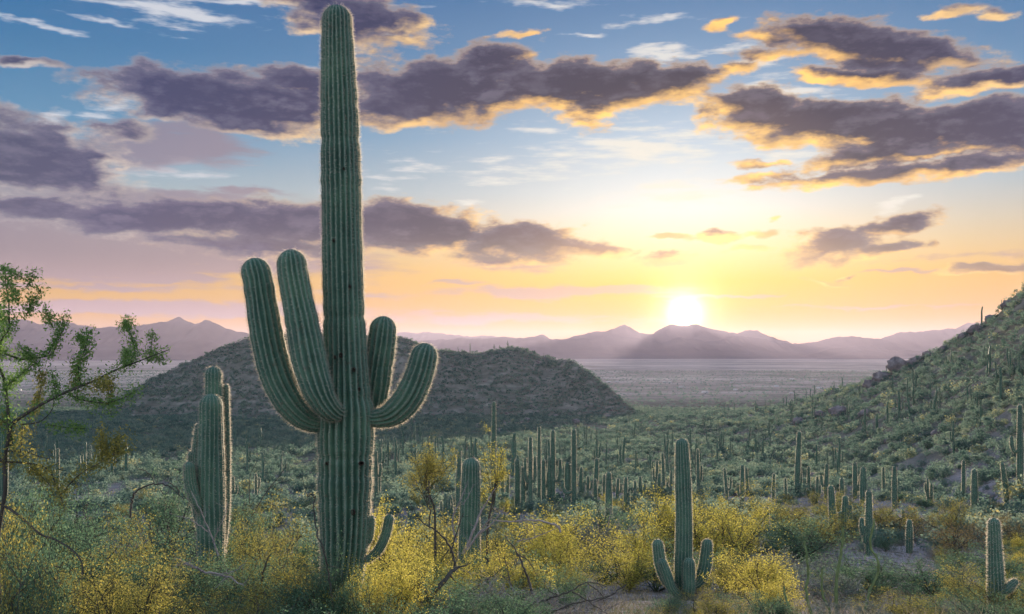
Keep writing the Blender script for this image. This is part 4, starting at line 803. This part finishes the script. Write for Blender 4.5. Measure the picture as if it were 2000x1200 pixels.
dead('forked dark branch between the saguaro cluster and the giant', 13.2, [([(520,1205),(510,1170),(515,1120),(530,1080)],3,1.3),([(512,1165),(490,1150),(478,1140)],2,.8),([(560,1085),(575,1060),(590,1045)],1.4,.6)], m_bark)
dead('bare fine branches standing in the green scrub behind the giant', 34, [([(490,1010),(520,960),(545,930),(560,905)],1.4,.5),([(520,960),(540,945),(565,940)],1,.4),([(487,985),(490,930),(505,900)],1,.4)], m_bark)
dead('arched dark bough over the olive shrubs', 14.5, [([(258,1010),(262,975),(278,955),(312,942),(342,946),(372,972)],2.4,.9),([(300,945),(285,925),(270,915)],1.2,.5),([(330,943),(345,960),(350,985)],1.1,.5)], m_bark)
OC = [([(1590,1215),(1580,1158),(1584,1130),(1580,1095),(1577,1062)],3.4,2.2),([(1638,1205),(1640,1130),(1648,1090),(1652,1032)],4,2.4),([(1630,1205),(1612,1166),(1611,1116)],2.8,2),([(1688,1215),(1706,1156),(1719,1130),(1720,1100),(1708,1066),(1714,1020)],3.2,2),([(1548,1210),(1535,1150)],3,2)]
for k, l_ in enumerate(OC):
    dead(['wavy bare green stem over the pale sand','tallest bare green stem before the dark shrubs','short bare green stem beside the tallest one','kinked bare green stem at the edge of the dark shrubs','stubby bare green stem under the yellow shrub'][k], 16.5, [l_], m_gbark, 'ocotillo')
# ---------------------------------------------------------------- houses far out on the plain
m_wall = [None]*3
for k, c_ in enumerate([(.55,.52,.50), (.42,.38,.35), (.7,.68,.66)]):
    m_wall[k], nt, B = new_mat('house_wall'); finish(nt, principled(nt, c_, .8))
m_roof, nt, B = new_mat('house_roof'); finish(nt, principled(nt, (.55,.52,.50), .7)); m_pane, nt, B = new_mat('window_pane'); finish(nt, principled(nt, (.03,.04,.05), .15, None, .5))
def box(x0,x1,y0,y1,z0,z1):
    return [(x,y,z) for z in (z0,z1) for y in (y0,y1) for x in (x0,x1)], np.array([(0,2,3,1),(4,5,7,6),(0,1,5,4),(2,6,7,3),(0,4,6,2),(1,3,7,5)])
rv = [(-6.4,-4.4,3),(6.4,-4.4,3),(6.4,4.4,3),(-6.4,4.4,3),(-6.4,0,5),(6.4,0,5)]; rf = [np.array([(0,1,5,4),(2,3,4,5),(0,3,2,1)]), np.array([(0,4,3),(1,2,5)])]
me_w = [mesh_data('wall', *box(-6,6,-4,4,-.5,2.99), m) for m in m_wall]; me_r = mesh_data('roof', rv, rf, m_roof); me_p = mesh_data('window', *box(-.7,.7,-.03,.03,-.6,.6), m_pane)
rg = np.random.default_rng(21)
for k in range(22):
    px = rg.uniform(1180, 1760) if k < 17 else rg.uniform(0, 260); py = rg.uniform(742, 776); Y = -45.0/-(py-HZ)*F; x = (px-1000)/F*Y; z = gz(x, Y)
    o = thing('house', 'small pale house far out on the hazy valley floor', 'house', (x, Y, z), rg.uniform(-.5,.5), float(rg.uniform(.35,.6)), 'houses on the valley floor')
    obj('wall', me_w[k % 3], o); obj('roof', me_r, o)
    for wx in (-3, 3): obj('window', me_p, o, (wx, -4.0, 1.5))
